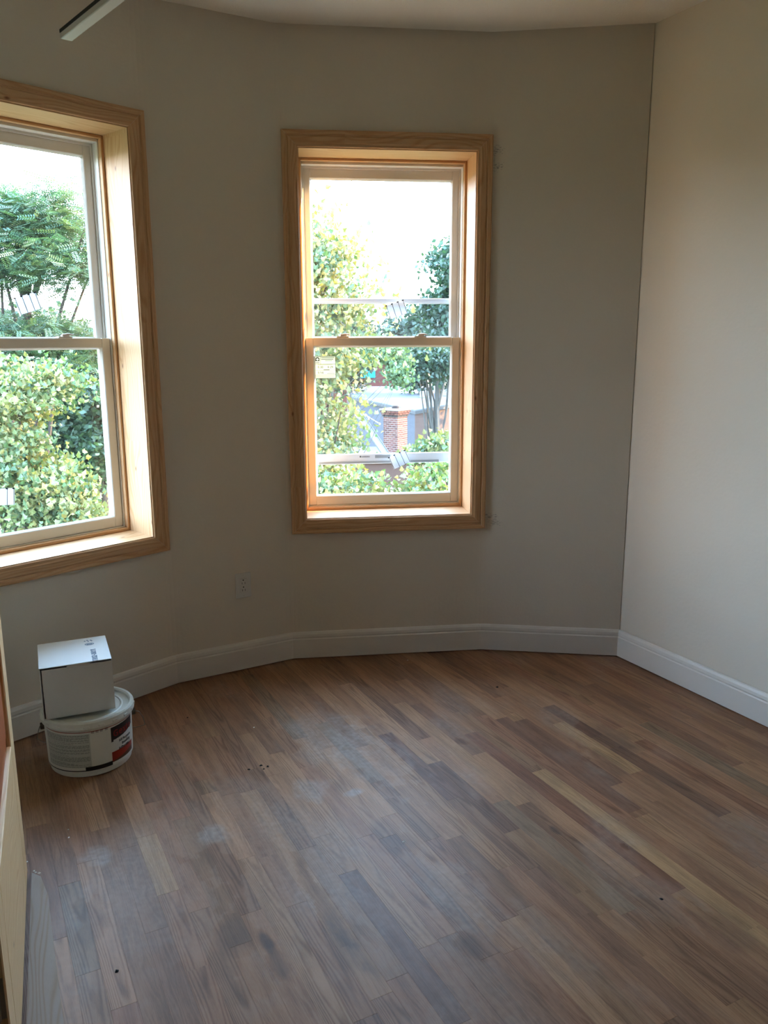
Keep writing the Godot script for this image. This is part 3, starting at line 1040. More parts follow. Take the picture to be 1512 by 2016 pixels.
func build_bucket() -> void:
	var c := Vector3(-1.080, 0.0, -2.745)
	var b := root("adhesive_bucket", c, "white plastic adhesive bucket with printed label and wire handle under a carton", "bucket")
	var body := MB.new()
	body.lathe([Vector2(0.0, 0.0), Vector2(0.136, 0.0), Vector2(0.140, 0.004), Vector2(0.142, 0.020), Vector2(0.1455, 0.022), Vector2(0.1500, 0.178), Vector2(0.154, 0.182), Vector2(0.154, 0.190), Vector2(0.150, 0.196)], 56)
	put("body", body.mesh(), mats.bucket_plastic, b)
	var lab := MB.new()
	var r0 := 0.1458
	var r1 := 0.1500
	var n := 64
	# the label is printed all round; its seam faces the wall
	for k in n:
		var a := TAU * k / n
		var a2 := TAU * (k + 1) / n
		var pts := []
		var nor := []
		var uv := []
		for e in [[a, r0, 0.024], [a2, r0, 0.024], [a2, r1, 0.176], [a, r1, 0.176]]:
			var off := -1.5708 + 0.08
			var ang: float = off - e[0]
			pts.append(Vector3(cos(ang) * e[1], e[2], sin(ang) * e[1]) * 1.0)
			nor.append(Vector3(cos(ang), 0, sin(ang)))
			uv.append(Vector2(e[0] / TAU, (0.176 - e[2]) / 0.152))
		for i in 4:
			pts[i] += nor[i] * 0.0006
		lab.smooth(pts, nor, uv)
	put("label", lab.mesh(), mats.bucket_label, b)
	# the lettering follows the front of the label; angle: 0 points along +x, pi/2 towards the camera
	var la := func(u: float) -> float: return -1.5708 + 0.08 - u * TAU + TAU
	bent_text(b, "Gexto", 0.034, la.call(0.708), 0.142, 0.1496, mats.label_red)
	bent_text(b, "All Purpose", 0.0125, la.call(0.718), 0.107, 0.1486, mats.label_ink)
	bent_text(b, "Bonding", 0.0125, la.call(0.722), 0.092, 0.1482, mats.label_ink)
	bent_text(b, "Adhesive C", 0.0125, la.call(0.715), 0.077, 0.1478, mats.label_ink)
	var lid := MB.new()
	lid.lathe([Vector2(0.150, 0.186), Vector2(0.158, 0.184), Vector2(0.161, 0.190), Vector2(0.160, 0.210), Vector2(0.156, 0.216), Vector2(0.148, 0.216), Vector2(0.144, 0.211), Vector2(0.142, 0.2035), Vector2(0.122, 0.2030), Vector2(0.119, 0.2055), Vector2(0.115, 0.2055), Vector2(0.112, 0.2025), Vector2(0.0, 0.2025)], 56)
	var lo := put("lid", lid.mesh(), mats.bucket_plastic, b)
	for k in 20:
		var a3 := TAU * k / 20.0
		var tb := MB.new()
		var xf := Transform3D(Basis(Vector3.UP, -a3), Vector3(cos(a3) * 0.1605, 0.197, sin(a3) * 0.1605))
		tb.box(Vector3(-0.001, -0.004, -0.010), Vector3(0.0022, 0.004, 0.010), 0.001, xf)
		put("pry_tab", tb.mesh(), mats.bucket_plastic, lo)
	# handle ears and the wire bail hanging down
	var ea := Vector3(-0.93, 0, 0.37).normalized()
	var eb := -ea
	for e in [ea, eb]:
		var er := MB.new()
		er.tube([e * 0.149 + Vector3(0, 0.158, 0), e * 0.163 + Vector3(0, 0.158, 0)], [0.013, 0.012], 12)
		put("handle_ear", er.mesh(), mats.rust_metal, b)
	var wire := MB.new()
	var pts2 := []
	var rad := []
	var side := Vector3(ea.z, 0, -ea.x)
	if side.z > 0: side = -side
	for q in [[eb, 0.165, 0.0, 0.158], [eb, 0.178, 0.008, 0.148], [eb, 0.192, 0.025, 0.115], [eb, 0.198, 0.055, 0.070], [eb, 0.170, 0.120, 0.035], [eb, 0.09, 0.185, 0.016], [eb, 0.0, 0.205, 0.012], [ea, 0.09, 0.185, 0.016], [ea, 0.160, 0.110, 0.040], [ea, 0.180, 0.045, 0.090], [ea, 0.170, 0.008, 0.140], [ea, 0.164, 0.0, 0.158]]:
		pts2.append(q[0] * q[1] + side * q[2] + Vector3(0, q[3], 0))
		rad.append(0.0016)
	wire.tube(pts2, rad, 6)
	put("bail_wire", wire.mesh(), mats.wire, b)

func build_carton() -> void:
	# corners from the photograph's box, resting on the lid
	var y0 := 0.2165
	var p0 := Vector2(-1.183, -2.610)
	var ex := Vector2.from_angle(deg_to_rad(-23.5))
	var ez := Vector2(ex.y, -ex.x)       # away from the camera
	if ez.y > 0: ez = -ez
	var o := root("carton", v3(p0, y0), "small white cardboard carton with grey stamp resting on the bucket lid", "carton")
	o.basis = Basis(Vector3(ex.x, 0, ex.y), Vector3.UP, Vector3(-ez.x, 0, -ez.y))
	var W := 0.238
	var Hc := 0.188
	var D := 0.252
	var t := 0.003
	var body := MB.new()
	body.box(Vector3(0, 0, -D), Vector3(W, t, 0))
	body.box(Vector3(0.0075, 0, -t), Vector3(W, Hc - 0.0065, 0), 0.0007)
	body.box(Vector3(0, 0, -D), Vector3(W, Hc - 0.004, -D + t), 0.0007)
	body.box(Vector3(0, 0, -D), Vector3(t, Hc - 0.002, -0.0005), 0.0007)
	body.box(Vector3(W - t, 0, -D), Vector3(W, Hc - 0.004, -t), 0.0007)
	put("body", body.mesh(), mats.carton, o)
	var lid := MB.new()
	lid.box(Vector3(-0.001, Hc - 0.0015, -D), Vector3(W, Hc + 0.0015, 0.0), 0.0012)
	put("top_flap", lid.mesh(), mats.carton, o)
	var tuck := MB.new()
	tuck.box(Vector3(0.088, Hc - 0.012, -0.0005), Vector3(0.165, Hc - 0.0005, 0.0012), 0.0006)
	put("tuck_tab", tuck.mesh(), mats.carton, o)
	# prints on the top
	var top := Hc + 0.0019
	var el := MB.new()
	for k in 28:
		var a := TAU * k / 28.0
		var b := TAU * (k + 1) / 28.0
		var c := Vector3(0.176, top, -0.178)
		el.face([c + Vector3(cos(a) * 0.0165, 0, sin(a) * 0.013), c + Vector3(cos(b) * 0.0165, 0, sin(b) * 0.013), c + Vector3(cos(b) * 0.0125, 0, sin(b) * 0.009), c + Vector3(cos(a) * 0.0125, 0, sin(a) * 0.009)], Vector3.UP)
	el.box(Vector3(0.166, top - 0.0004, -0.183), Vector3(0.186, top + 0.0001, -0.173))
	put("oval_stamp", el.mesh(), mats.carton_print, o)
	var cl := MB.new()
	for q in [Vector2(0.162, -0.215), Vector2(0.171, -0.222), Vector2(0.174, -0.209), Vector2(0.183, -0.219), Vector2(0.186, -0.211)]:
		cl.box(Vector3(q.x - 0.0028, top - 0.0004, q.y - 0.0035), Vector3(q.x + 0.0028, top + 0.0001, q.y + 0.0035))
	put("emblem", cl.mesh(), mats.carton_print, o)
	var flat := Basis(Vector3(0, 0, -1), Vector3(-1, 0, 0), Vector3(0, 1, 0))
	lettering(o, "TR02-0011", 0.026, Vector3(0.184, top, -0.060), flat, mats.carton_print, "stamp_lettering")

# ------------------------------------------------------------------ rail under the ceiling
func build_rail() -> void:
	var a := Vector3(-0.971, 2.42, -2.74)
	var dir := Vector3(0.647, 0, 0.762).normalized()
	var o := root("track_rail", a, "slim white metal rail with dark slot hanging below the ceiling", "rail")
	o.basis = Basis(dir, Vector3.UP, dir.cross(Vector3.UP))
	var L := 1.15
	var b := MB.new()
	b.box(Vector3(0.004, -0.014, -0.019), Vector3(L, 0.0125, 0.0155), 0.002)
	put("channel", b.mesh(), mats.light_metal, o)
	var s := MB.new()
	s.box(Vector3(0.002, 0.003, 0.0145), Vector3(L, 0.0125, 0.0175))
	put("slot", s.mesh(), mats.black, o)
	var c := MB.new()
	c.box(Vector3(0, -0.013, -0.018), Vector3(0.006, 0.013, 0.016), 0.002)
	put("end_cap", c.mesh(), mats.light_metal, o)
	for x in [0.35, 1.05]:
		var h := MB.new()
		h.tube([Vector3(x, 0.01, 0), Vector3(x, CEIL - a.y, 0)], [0.004, 0.004], 8)
		put("hanger_rod", h.mesh(), mats.light_metal, o)

# ------------------------------------------------------------------ stickers on the glass
func build_stickers() -> void:
	var f1 := facet_frame(BC, AB)
	f1.origin = f1 * Vector3(0.085, OPEN_Y, 0)
	var f2 := facet_frame(DE, CD)
	f2.origin = f2 * Vector3(0.082, OPEN_Y, 0)
	var zl := -0.2212
	var o := root("rating_sticker", f1 * Vector3(0.108, 0.687, zl), "square window rating sticker on the lower pane, printed with figures", "sticker")
	o.basis = f1.basis
	var mb := MB.new()
	mb.face([Vector3(-0.051, -0.053, 0), Vector3(0.051, -0.053, 0), Vector3(0.051, 0.053, 0), Vector3(-0.051, 0.053, 0)], Vector3(0, 0, 1), [Vector2(0, 1), Vector2(1, 1), Vector2(1, 0), Vector2(0, 0)])
	mb.face([Vector3(-0.051, -0.053, -0.0003), Vector3(0.051, -0.053, -0.0003), Vector3(0.051, 0.053, -0.0003), Vector3(-0.051, 0.053, -0.0003)], Vector3(0, 0, -1), [Vector2(0, 1), Vector2(1, 1), Vector2(1, 0), Vector2(0, 0)])
	put("print", mb.mesh(), mats.rating_sticker, o)
	for t in [["0.30", Vector3(-0.022, 0.001, 0.0003)], ["0.29", Vector3(0.025, 0.001, 0.0003)], ["0.54", Vector3(-0.022, -0.025, 0.0003)]]:
		lettering(o, t[0], 0.014, t[1], Basis(), mats.tape_ink, "figure")
	var papers := [[f1, Vector3(0.459, 0.957, -0.2598), 0.32, "crumpled white paper sticker on the upper pane above the half screen's rail"], [f1, Vector3(0.467, 0.235, -0.2218), 0.42, "white striped paper sticker on the lower pane over the screen's bottom rail"], [f2, Vector3(0.449, 0.960, -0.2598), 0.30, "white striped paper sticker on the upper pane in front of the locust"], [f2, Vector3(0.262, 0.217, -0.2218), -0.1, "white striped paper sticker low on the lower pane above the deep stool"]]
	for p in papers:
		var f: Transform3D = p[0]
		var q := root("paper_sticker", f * p[1], p[3], "sticker", "striped stickers on the panes")
		q.basis = f.basis * Basis(Vector3(0, 0, 1), p[2])
		var sh := MB.new()
		sh.box(Vector3(-0.045, -0.033, -0.0004), Vector3(0.045, 0.033, 0.0006))
		put("sheet", sh.mesh(), mats.paper, q)
		for x in [-0.043, -0.014, 0.016, 0.042]:
			var st := MB.new()
			st.box(Vector3(x - 0.0011, -0.033, 0.0003), Vector3(x + 0.0011, 0.034, 0.0010))
			st.box(Vector3(x - 0.006, 0.029, 0.0003), Vector3(x + 0.003, 0.034, 0.0011))
			put("stripe", st.mesh(), mats.tape_ink, q)

# ------------------------------------------------------------------ crumbs on the floor
func build_crumbs() -> void:
	var dk := [Vector2(-0.448, -2.685), Vector2(-0.423, -2.678), Vector2(-0.435, -2.660), Vector2(-0.488, -2.657), Vector2(-0.805, -3.069), Vector2(0.755, -1.959), Vector2(-0.656, -1.707), Vector2(0.497, -3.353)]
	var wh := [Vector2(-0.997, -2.296), Vector2(-0.980, -2.254), Vector2(-1.058, -2.135), Vector2(-1.012, -2.086), Vector2(-1.000, -2.083), Vector2(-1.020, -2.092), Vector2(-0.520, -2.982), Vector2(0.056, -2.225), Vector2(0.111, -3.667)]
	var dl := ["tiny dark crumb in the cluster of three on open boards", "tiny dark crumb in the cluster of three on open boards", "tiny dark crumb in the cluster of three on open boards", "small dark splinter lying just apart from the cluster of crumbs", "tiny dark crumb on the boards under the deep pine reveal", "tiny dark crumb alone on the open floor off the flat wall", "small dark crumb on a board before the foot of the door", "tiny dark crumb on boards below the stickered window"]
	var pl := ["tiny white crumb, one of a pair between bucket and door", "tiny white crumb, one of a pair between bucket and door", "white plaster crumb at the tip of the pale threshold board", "white plaster crumb at the tip of the pale threshold board", "white plaster crumb at the tip of the pale threshold board", "white plaster crumb at the tip of the pale threshold board", "tiny white crumb on boards below the power outlet", "tiny white crumb on a dark stained board in mid floor", "tiny cream crumb against the baseboard under the stickered window"]
	for set_ in 2:
		var list: Array = dk if set_ == 0 else wh
		for i in list.size():
			var mb := MB.new()
			var r := rng.randf_range(0.004, 0.008) if set_ == 0 else rng.randf_range(0.003, 0.0055)
			var ring := []
			for k in 6:
				var a := TAU * k / 6.0
				ring.append(Vector3(cos(a) * r * rng.randf_range(0.6, 1.3), 0.0, sin(a) * r * rng.randf_range(0.6, 1.3)))
			var top := Vector3(0, r * 0.7, 0)
			for k in 6:
				mb.face([ring[k], ring[(k + 1) % 6], top], ring[k] + ring[(k + 1) % 6] + Vector3(0, r, 0))
			mb.face(ring, Vector3.DOWN)
			var o := put(numbered("debris_crumb"), mb.mesh(), mats.crumb_dark if set_ == 0 else mats.crumb_white)
			o.position = v3(list[i], 0.0002)
			tag(o, dl[i] if set_ == 0 else pl[i], "debris", "dark crumbs on the floor" if set_ == 0 else "plaster crumbs on the floor")

# ------------------------------------------------------------------ outdoors
func leaf_mesh(kind: String) -> ArrayMesh:
	var mb := MB.new()
	if kind == "maple":
		var pts := [Vector2(0, 0), Vector2(0.30, -0.05), Vector2(0.25, 0.12), Vector2(0.52, 0.30), Vector2(0.28, 0.42), Vector2(0.24, 0.62), Vector2(0, 1.0), Vector2(-0.24, 0.62), Vector2(-0.28, 0.42), Vector2(-0.52, 0.30), Vector2(-0.25, 0.12), Vector2(-0.30, -0.05)]
		var c := Vector3(0, 0.3, 0.0)
		for i in pts.size():
			var a: Vector2 = pts[i]
			var b: Vector2 = pts[(i + 1) % pts.size()]
			mb.face([c, Vector3(a.x, a.y, -absf(a.x) * 0.3), Vector3(b.x, b.y, -absf(b.x) * 0.3)], Vector3(0, 0, 1))
	elif kind == "spray":      # compound leaf of narrow leaflets
		for i in 7:
			var x := -0.5 + i / 6.0
			for s in [-1.0, 1.0]:
				var p := Vector3(x, 0, 0)
				var q := Vector3(x + 0.10, 0.03, s * 0.26)
				mb.face([p, p + Vector3(0.09, 0.02, s * 0.10), q, p + Vector3(-0.01, 0.02, s * 0.14)], Vector3.UP)
	else:                      # tuft: several small blades round a twig tip
		var r := RandomNumberGenerator.new()
		r.seed = 99
		for i in 9:
			var c2 := Vector3(r.randfn(0, 0.30), r.randfn(0, 0.25), r.randfn(0, 0.30))
			var ax := Vector3(r.randfn(), r.randfn(), r.randfn()).normalized() * 0.20
			var ay := ax.cross(Vector3(r.randfn(), r.randfn(), r.randfn())).normalized() * 0.13
			mb.face([c2 - ax, c2 + ay, c2 + ax, c2 - ay], Vector3.UP)
	return mb.mesh()

var leaf_meshes := {}

func tree(called: String, label: String, group: String, base: Vector3, crowns: Array, kind: String, size: float, cols: Array, per: int, sd: int, bark := "bark", trunk_r := 0.14) -> void:
	# crowns: [centre, radii, clusters, cluster spread]
	var r := RandomNumberGenerator.new()
	r.seed = sd
	var o := root(called, base, label, "tree", group)
	if not leaf_meshes.has(kind):
		leaf_meshes[kind] = leaf_mesh(kind)
	var spots := []
	for c in crowns:
		for k in c[2]:
			var u := Vector3(r.randfn(), r.randfn(), r.randfn()).normalized() * pow(r.randf(), 0.42)
			spots.append([c[0] + u * c[1], c[3] * r.randf_range(0.6, 1.25)])
	# trunk up to the middle of the first crown
	var top: Vector3 = crowns[0][0] + Vector3(0, crowns[0][1].y * 0.35, 0)
	var tp := []
	var tr := []
	for k in 7:
		var t := k / 6.0
		tp.append(Vector3(base.x, base.y, base.z).lerp(top, t) - base + Vector3(r.randfn(0, 0.06), 0, r.randfn(0, 0.06)) * t)
		tr.append(lerpf(trunk_r, trunk_r * 0.3, t))
	var tm := MB.new()
	tm.tube(tp, tr, 8)
	put("trunk", tm.mesh(), mats[bark], o)
	for k in mini(14, spots.size()):
		var tip: Vector3 = spots[(k * 7) % spots.size()][0] - base
		var f := r.randf_range(0.55, 0.95)
		var st: Vector3 = tp[int(f * 6.0)]
		if st.y > tip.y: st = tp[3]
		var mid := st.lerp(tip, 0.5) + Vector3(r.randfn(0, 0.1), 0.12, r.randfn(0, 0.1)) * st.distance_to(tip) * 0.4
		var bm := MB.new()
		bm.tube([st, mid, tip], [trunk_r * 0.28, trunk_r * 0.18, trunk_r * 0.06], 5, false)
		put("branch", bm.mesh(), mats[bark], o)
	var mm := MultiMesh.new()
	mm.transform_format = MultiMesh.TRANSFORM_3D
	mm.use_colors = true
	mm.mesh = leaf_meshes[kind]
	mm.instance_count = spots.size() * per
	var i := 0
	for s in spots:
		var tone: Color = cols[r.randi() % cols.size()]
		for k in per:
			var sp: float = s[1]
			var p: Vector3 = s[0] - base + Vector3(r.randfn(0, sp), r.randfn(0, sp * 0.62), r.randfn(0, sp))
			var b := Basis(Vector3(r.randfn(), r.randfn(), r.randfn()).normalized(), r.randf() * TAU)
			if kind == "spray":
				b = Basis(Vector3.UP, r.randf() * TAU) * Basis(Vector3(1, 0, 0), r.randfn(0, 0.35)) * Basis(Vector3(0, 0, 1), r.randfn(-0.2, 0.3))
			mm.set_instance_transform(i, Transform3D(b.scaled(Vector3.ONE * size * r.randf_range(0.65, 1.25)), p))
			var c: Color = tone.lerp(cols[r.randi() % cols.size()], 0.45)
			var j := r.randf_range(0.8, 1.2)
			mm.set_instance_color(i, Color(c.r * j, c.g * j, c.b * j))
			i += 1
	var mi := MultiMeshInstance3D.new()
	mi.name = "foliage"
	mi.multimesh = mm
	mi.material_override = mats.leaf
	mi.set_meta("kind", "stuff")
	o.add_child(mi)

func build_outdoors() -> void:
	var gy := -7.0
	var gm := MB.new()
	gm.prism([Vector2(-120, -160), Vector2(120, -160), Vector2(120, 60), Vector2(-120, 60)], gy - 0.5, gy)
	tag(put("ground", gm.mesh(), mats.lawn), "grassy ground of the back yards far below the window", "ground", "", "structure")
	var green := [Color(0.044, 0.088, 0.037), Color(0.065, 0.121, 0.044), Color(0.033, 0.071, 0.037), Color(0.088, 0.138, 0.050)]
	var gold := [Color(0.186, 0.176, 0.062), Color(0.218, 0.198, 0.068), Color(0.132, 0.154, 0.055), Color(0.088, 0.132, 0.055), Color(0.252, 0.187, 0.055)]
	var mixed := [Color(0.060, 0.110, 0.044), Color(0.088, 0.138, 0.050), Color(0.143, 0.154, 0.050), Color(0.049, 0.094, 0.044), Color(0.218, 0.176, 0.050)]
	var dim := [Color(0.024, 0.053, 0.037), Color(0.035, 0.068, 0.045), Color(0.028, 0.057, 0.034)]
	# seen through the middle window
	tree("golden_tree", "tall sunlit yellow-green tree filling one side of the stickered window", "trees behind the house", Vector3(-1.3, gy, -11.2),
		[[Vector3(-1.0, 2.35, -11.2), Vector3(0.78, 0.95, 0.7), 58, 0.23], [Vector3(-0.75, 1.3, -11.0), Vector3(0.9, 0.35, 0.6), 24, 0.2], [Vector3(-0.95, 0.2, -10.8), Vector3(0.62, 0.85, 0.5), 30, 0.2]], "maple", 0.072, gold + [Color(0.065, 0.121, 0.055), Color(0.049, 0.099, 0.055)], 150, 101, "bark", 0.13)
	tree("leafy_shrub_tree", "low green treetop spreading below the screen's bottom rail", "trees behind the house", Vector3(0.2, gy, -9.6),
		[[Vector3(-0.45, -0.42, -9.6), Vector3(0.7, 0.34, 0.6), 30, 0.15], [Vector3(0.6, -0.40, -9.8), Vector3(0.7, 0.36, 0.6), 30, 0.15]], "maple", 0.068, mixed, 90, 102, "bark", 0.09)
	tree("leafy_bush_tree", "bushy yellow-green treetop beside the brick chimney", "trees behind the house", Vector3(1.6, gy, -14.4),
		[[Vector3(1.05, -0.45, -14.2), Vector3(0.5, 0.36, 0.45), 24, 0.15]], "maple", 0.085, mixed, 80, 103, "bark", 0.1)
	tree("dark_tree", "dark blue-green tree rising behind the flat roofs", "trees behind the house", Vector3(2.9, gy, -26.0),
		[[Vector3(2.75, 2.7, -26.0), Vector3(1.6, 2.2, 1.2), 70, 0.3]], "tuft", 0.42, dim + [Color(0.040, 0.083, 0.062)], 50, 104, "bark", 0.2)
	tree("grey_stem_tree", "grey bare-stemmed tree with thin dark foliage before the brown wall", "trees behind the house", Vector3(1.55, gy, -22.0),
		[[Vector3(1.45, 0.75, -22.0), Vector3(0.5, 0.5, 0.4), 10, 0.2], [Vector3(1.0, 0.95, -22.0), Vector3(0.5, 0.3, 0.4), 8, 0.16]], "tuft", 0.30, dim, 22, 105, "grey_bark", 0.15)
	tree("pale_green_tree", "small pale green tree hanging over the light flat roof", "trees behind the house", Vector3(-1.5, gy, -20.4),
		[[Vector3(-1.3, 1.3, -20.4), Vector3(0.4, 0.3, 0.3), 6, 0.16], [Vector3(0.38, 0.75, -20.2), Vector3(0.34, 0.36, 0.3), 16, 0.13], [Vector3(-0.2, 1.25, -20.4), Vector3(0.8, 0.3, 0.3), 20, 0.16]], "maple", 0.10, [Color(0.082, 0.143, 0.062), Color(0.109, 0.165, 0.068), Color(0.065, 0.121, 0.055)], 60, 106, "grey_bark", 0.05)
	tree("distant_tree", "distant grey-green tree beyond the roofs behind the golden tree", "far trees", Vector3(-3.5, gy, -52.0),
		[[Vector3(-3.2, 1.2, -52.0), Vector3(3.2, 2.4, 2.0), 70, 0.5]], "tuft", 0.75, [Color(0.055, 0.071, 0.055), Color(0.077, 0.088, 0.062), Color(0.049, 0.066, 0.050)], 34, 107, "bark", 0.3)
	tree("distant_tree", "distant dark tree beyond the roofs behind the dark tree", "far trees", Vector3(3.6, gy, -50.0),
		[[Vector3(3.3, 1.1, -50.0), Vector3(3.0, 2.4, 2.0), 70, 0.5]], "tuft", 0.75, dim + [Color(0.049, 0.071, 0.055)], 34, 108, "bark", 0.3)
	# seen through the window with the deep reveal
	tree("locust_tree", "feathery green locust tree with layered sprays against the sky", "trees behind the house", Vector3(-6.6, gy, -15.2),
		[[Vector3(-6.4, 3.6, -15.0), Vector3(1.9, 0.45, 1.2), 64, 0.32], [Vector3(-5.9, 2.85, -14.8), Vector3(2.1, 0.40, 1.0), 64, 0.28], [Vector3(-6.0, 1.55, -15.4), Vector3(2.2, 0.40, 1.2), 64, 0.28]], "spray", 0.21, [Color(0.083, 0.151, 0.089), Color(0.115, 0.184, 0.100), Color(0.065, 0.128, 0.089), Color(0.181, 0.191, 0.089)], 95, 109, "bark", 0.17)
	tree("maple_tree", "sunlit maple with yellowing leaves close outside the window", "trees behind the house", Vector3(-4.9, gy, -10.8),
		[[Vector3(-5.0, 0.85, -10.9), Vector3(0.95, 0.42, 0.7), 34, 0.19], [Vector3(-5.3, 0.3, -10.9), Vector3(0.7, 0.3, 0.6), 20, 0.17], [Vector3(-5.05, -0.35, -10.7), Vector3(1.0, 0.55, 0.7), 44, 0.19], [Vector3(-4.2, -0.7, -10.6), Vector3(0.55, 0.35, 0.5), 18, 0.15]], "maple", 0.076, mixed + green.slice(0, 2) + gold, 105, 110, "bark", 0.12)
	tree("evergreen_tree", "dark dense evergreen standing behind the maple", "trees behind the house", Vector3(-6.9, gy, -19.6),
		[[Vector3(-6.9, -0.2, -19.6), Vector3(1.7, 1.8, 1.2), 60, 0.3]], "tuft", 0.40, dim + green, 40, 111, "bark", 0.18)
	tree("evergreen_tree", "dark evergreen further off, between the maple and the locust", "trees behind the house", Vector3(-11.0, gy, -24.0),
		[[Vector3(-10.6, 0.0, -24.0), Vector3(3.0, 2.2, 1.5), 70, 0.4]], "tuft", 0.5, dim + green, 36, 112, "bark", 0.2)
	tree("broadleaf_tree", "rounded green tree beside the locust, past the window's edge", "trees behind the house", Vector3(-9.8, gy, -9.0),
		[[Vector3(-9.6, 0.8, -9.0), Vector3(1.7, 2.0, 1.5), 60, 0.3]], "tuft", 0.36, green + mixed, 40, 113, "bark", 0.2)
	# further along the yards, past the edges of both windows
	tree("maple_tree", "yellow-green maple beside the sunlit maple, past the pale sash", "trees behind the house", Vector3(-8.2, gy, -10.6),
		[[Vector3(-7.2, -0.1, -10.0), Vector3(1.5, 1.3, 1.0), 64, 0.24]], "maple", 0.085, mixed + green, 80, 114, "bark", 0.13)
	tree("evergreen_tree", "broad dark evergreen at the far end of the yards", "trees behind the house", Vector3(-15.0, gy, -17.0),
		[[Vector3(-14.6, 0.3, -16.6), Vector3(3.2, 2.2, 2.0), 80, 0.45]], "tuft", 0.5, dim + green, 40, 115, "bark", 0.2)
	tree("broadleaf_tree", "green treetop standing off to the side of the low treetop", "trees behind the house", Vector3(4.6, gy, -16.0),
		[[Vector3(4.5, -1.0, -16.0), Vector3(1.8, 1.2, 1.4), 60, 0.3]], "tuft", 0.36, green + mixed, 40, 116, "bark", 0.16)
	tree("distant_tree", "distant wide tree beside the flat-roofed house", "far trees", Vector3(11.0, gy, -40.0),
		[[Vector3(10.5, 0.4, -40.0), Vector3(4.2, 2.8, 2.5), 80, 0.6]], "tuft", 0.75, dim + green, 34, 117, "bark", 0.3)
	build_houses(gy)

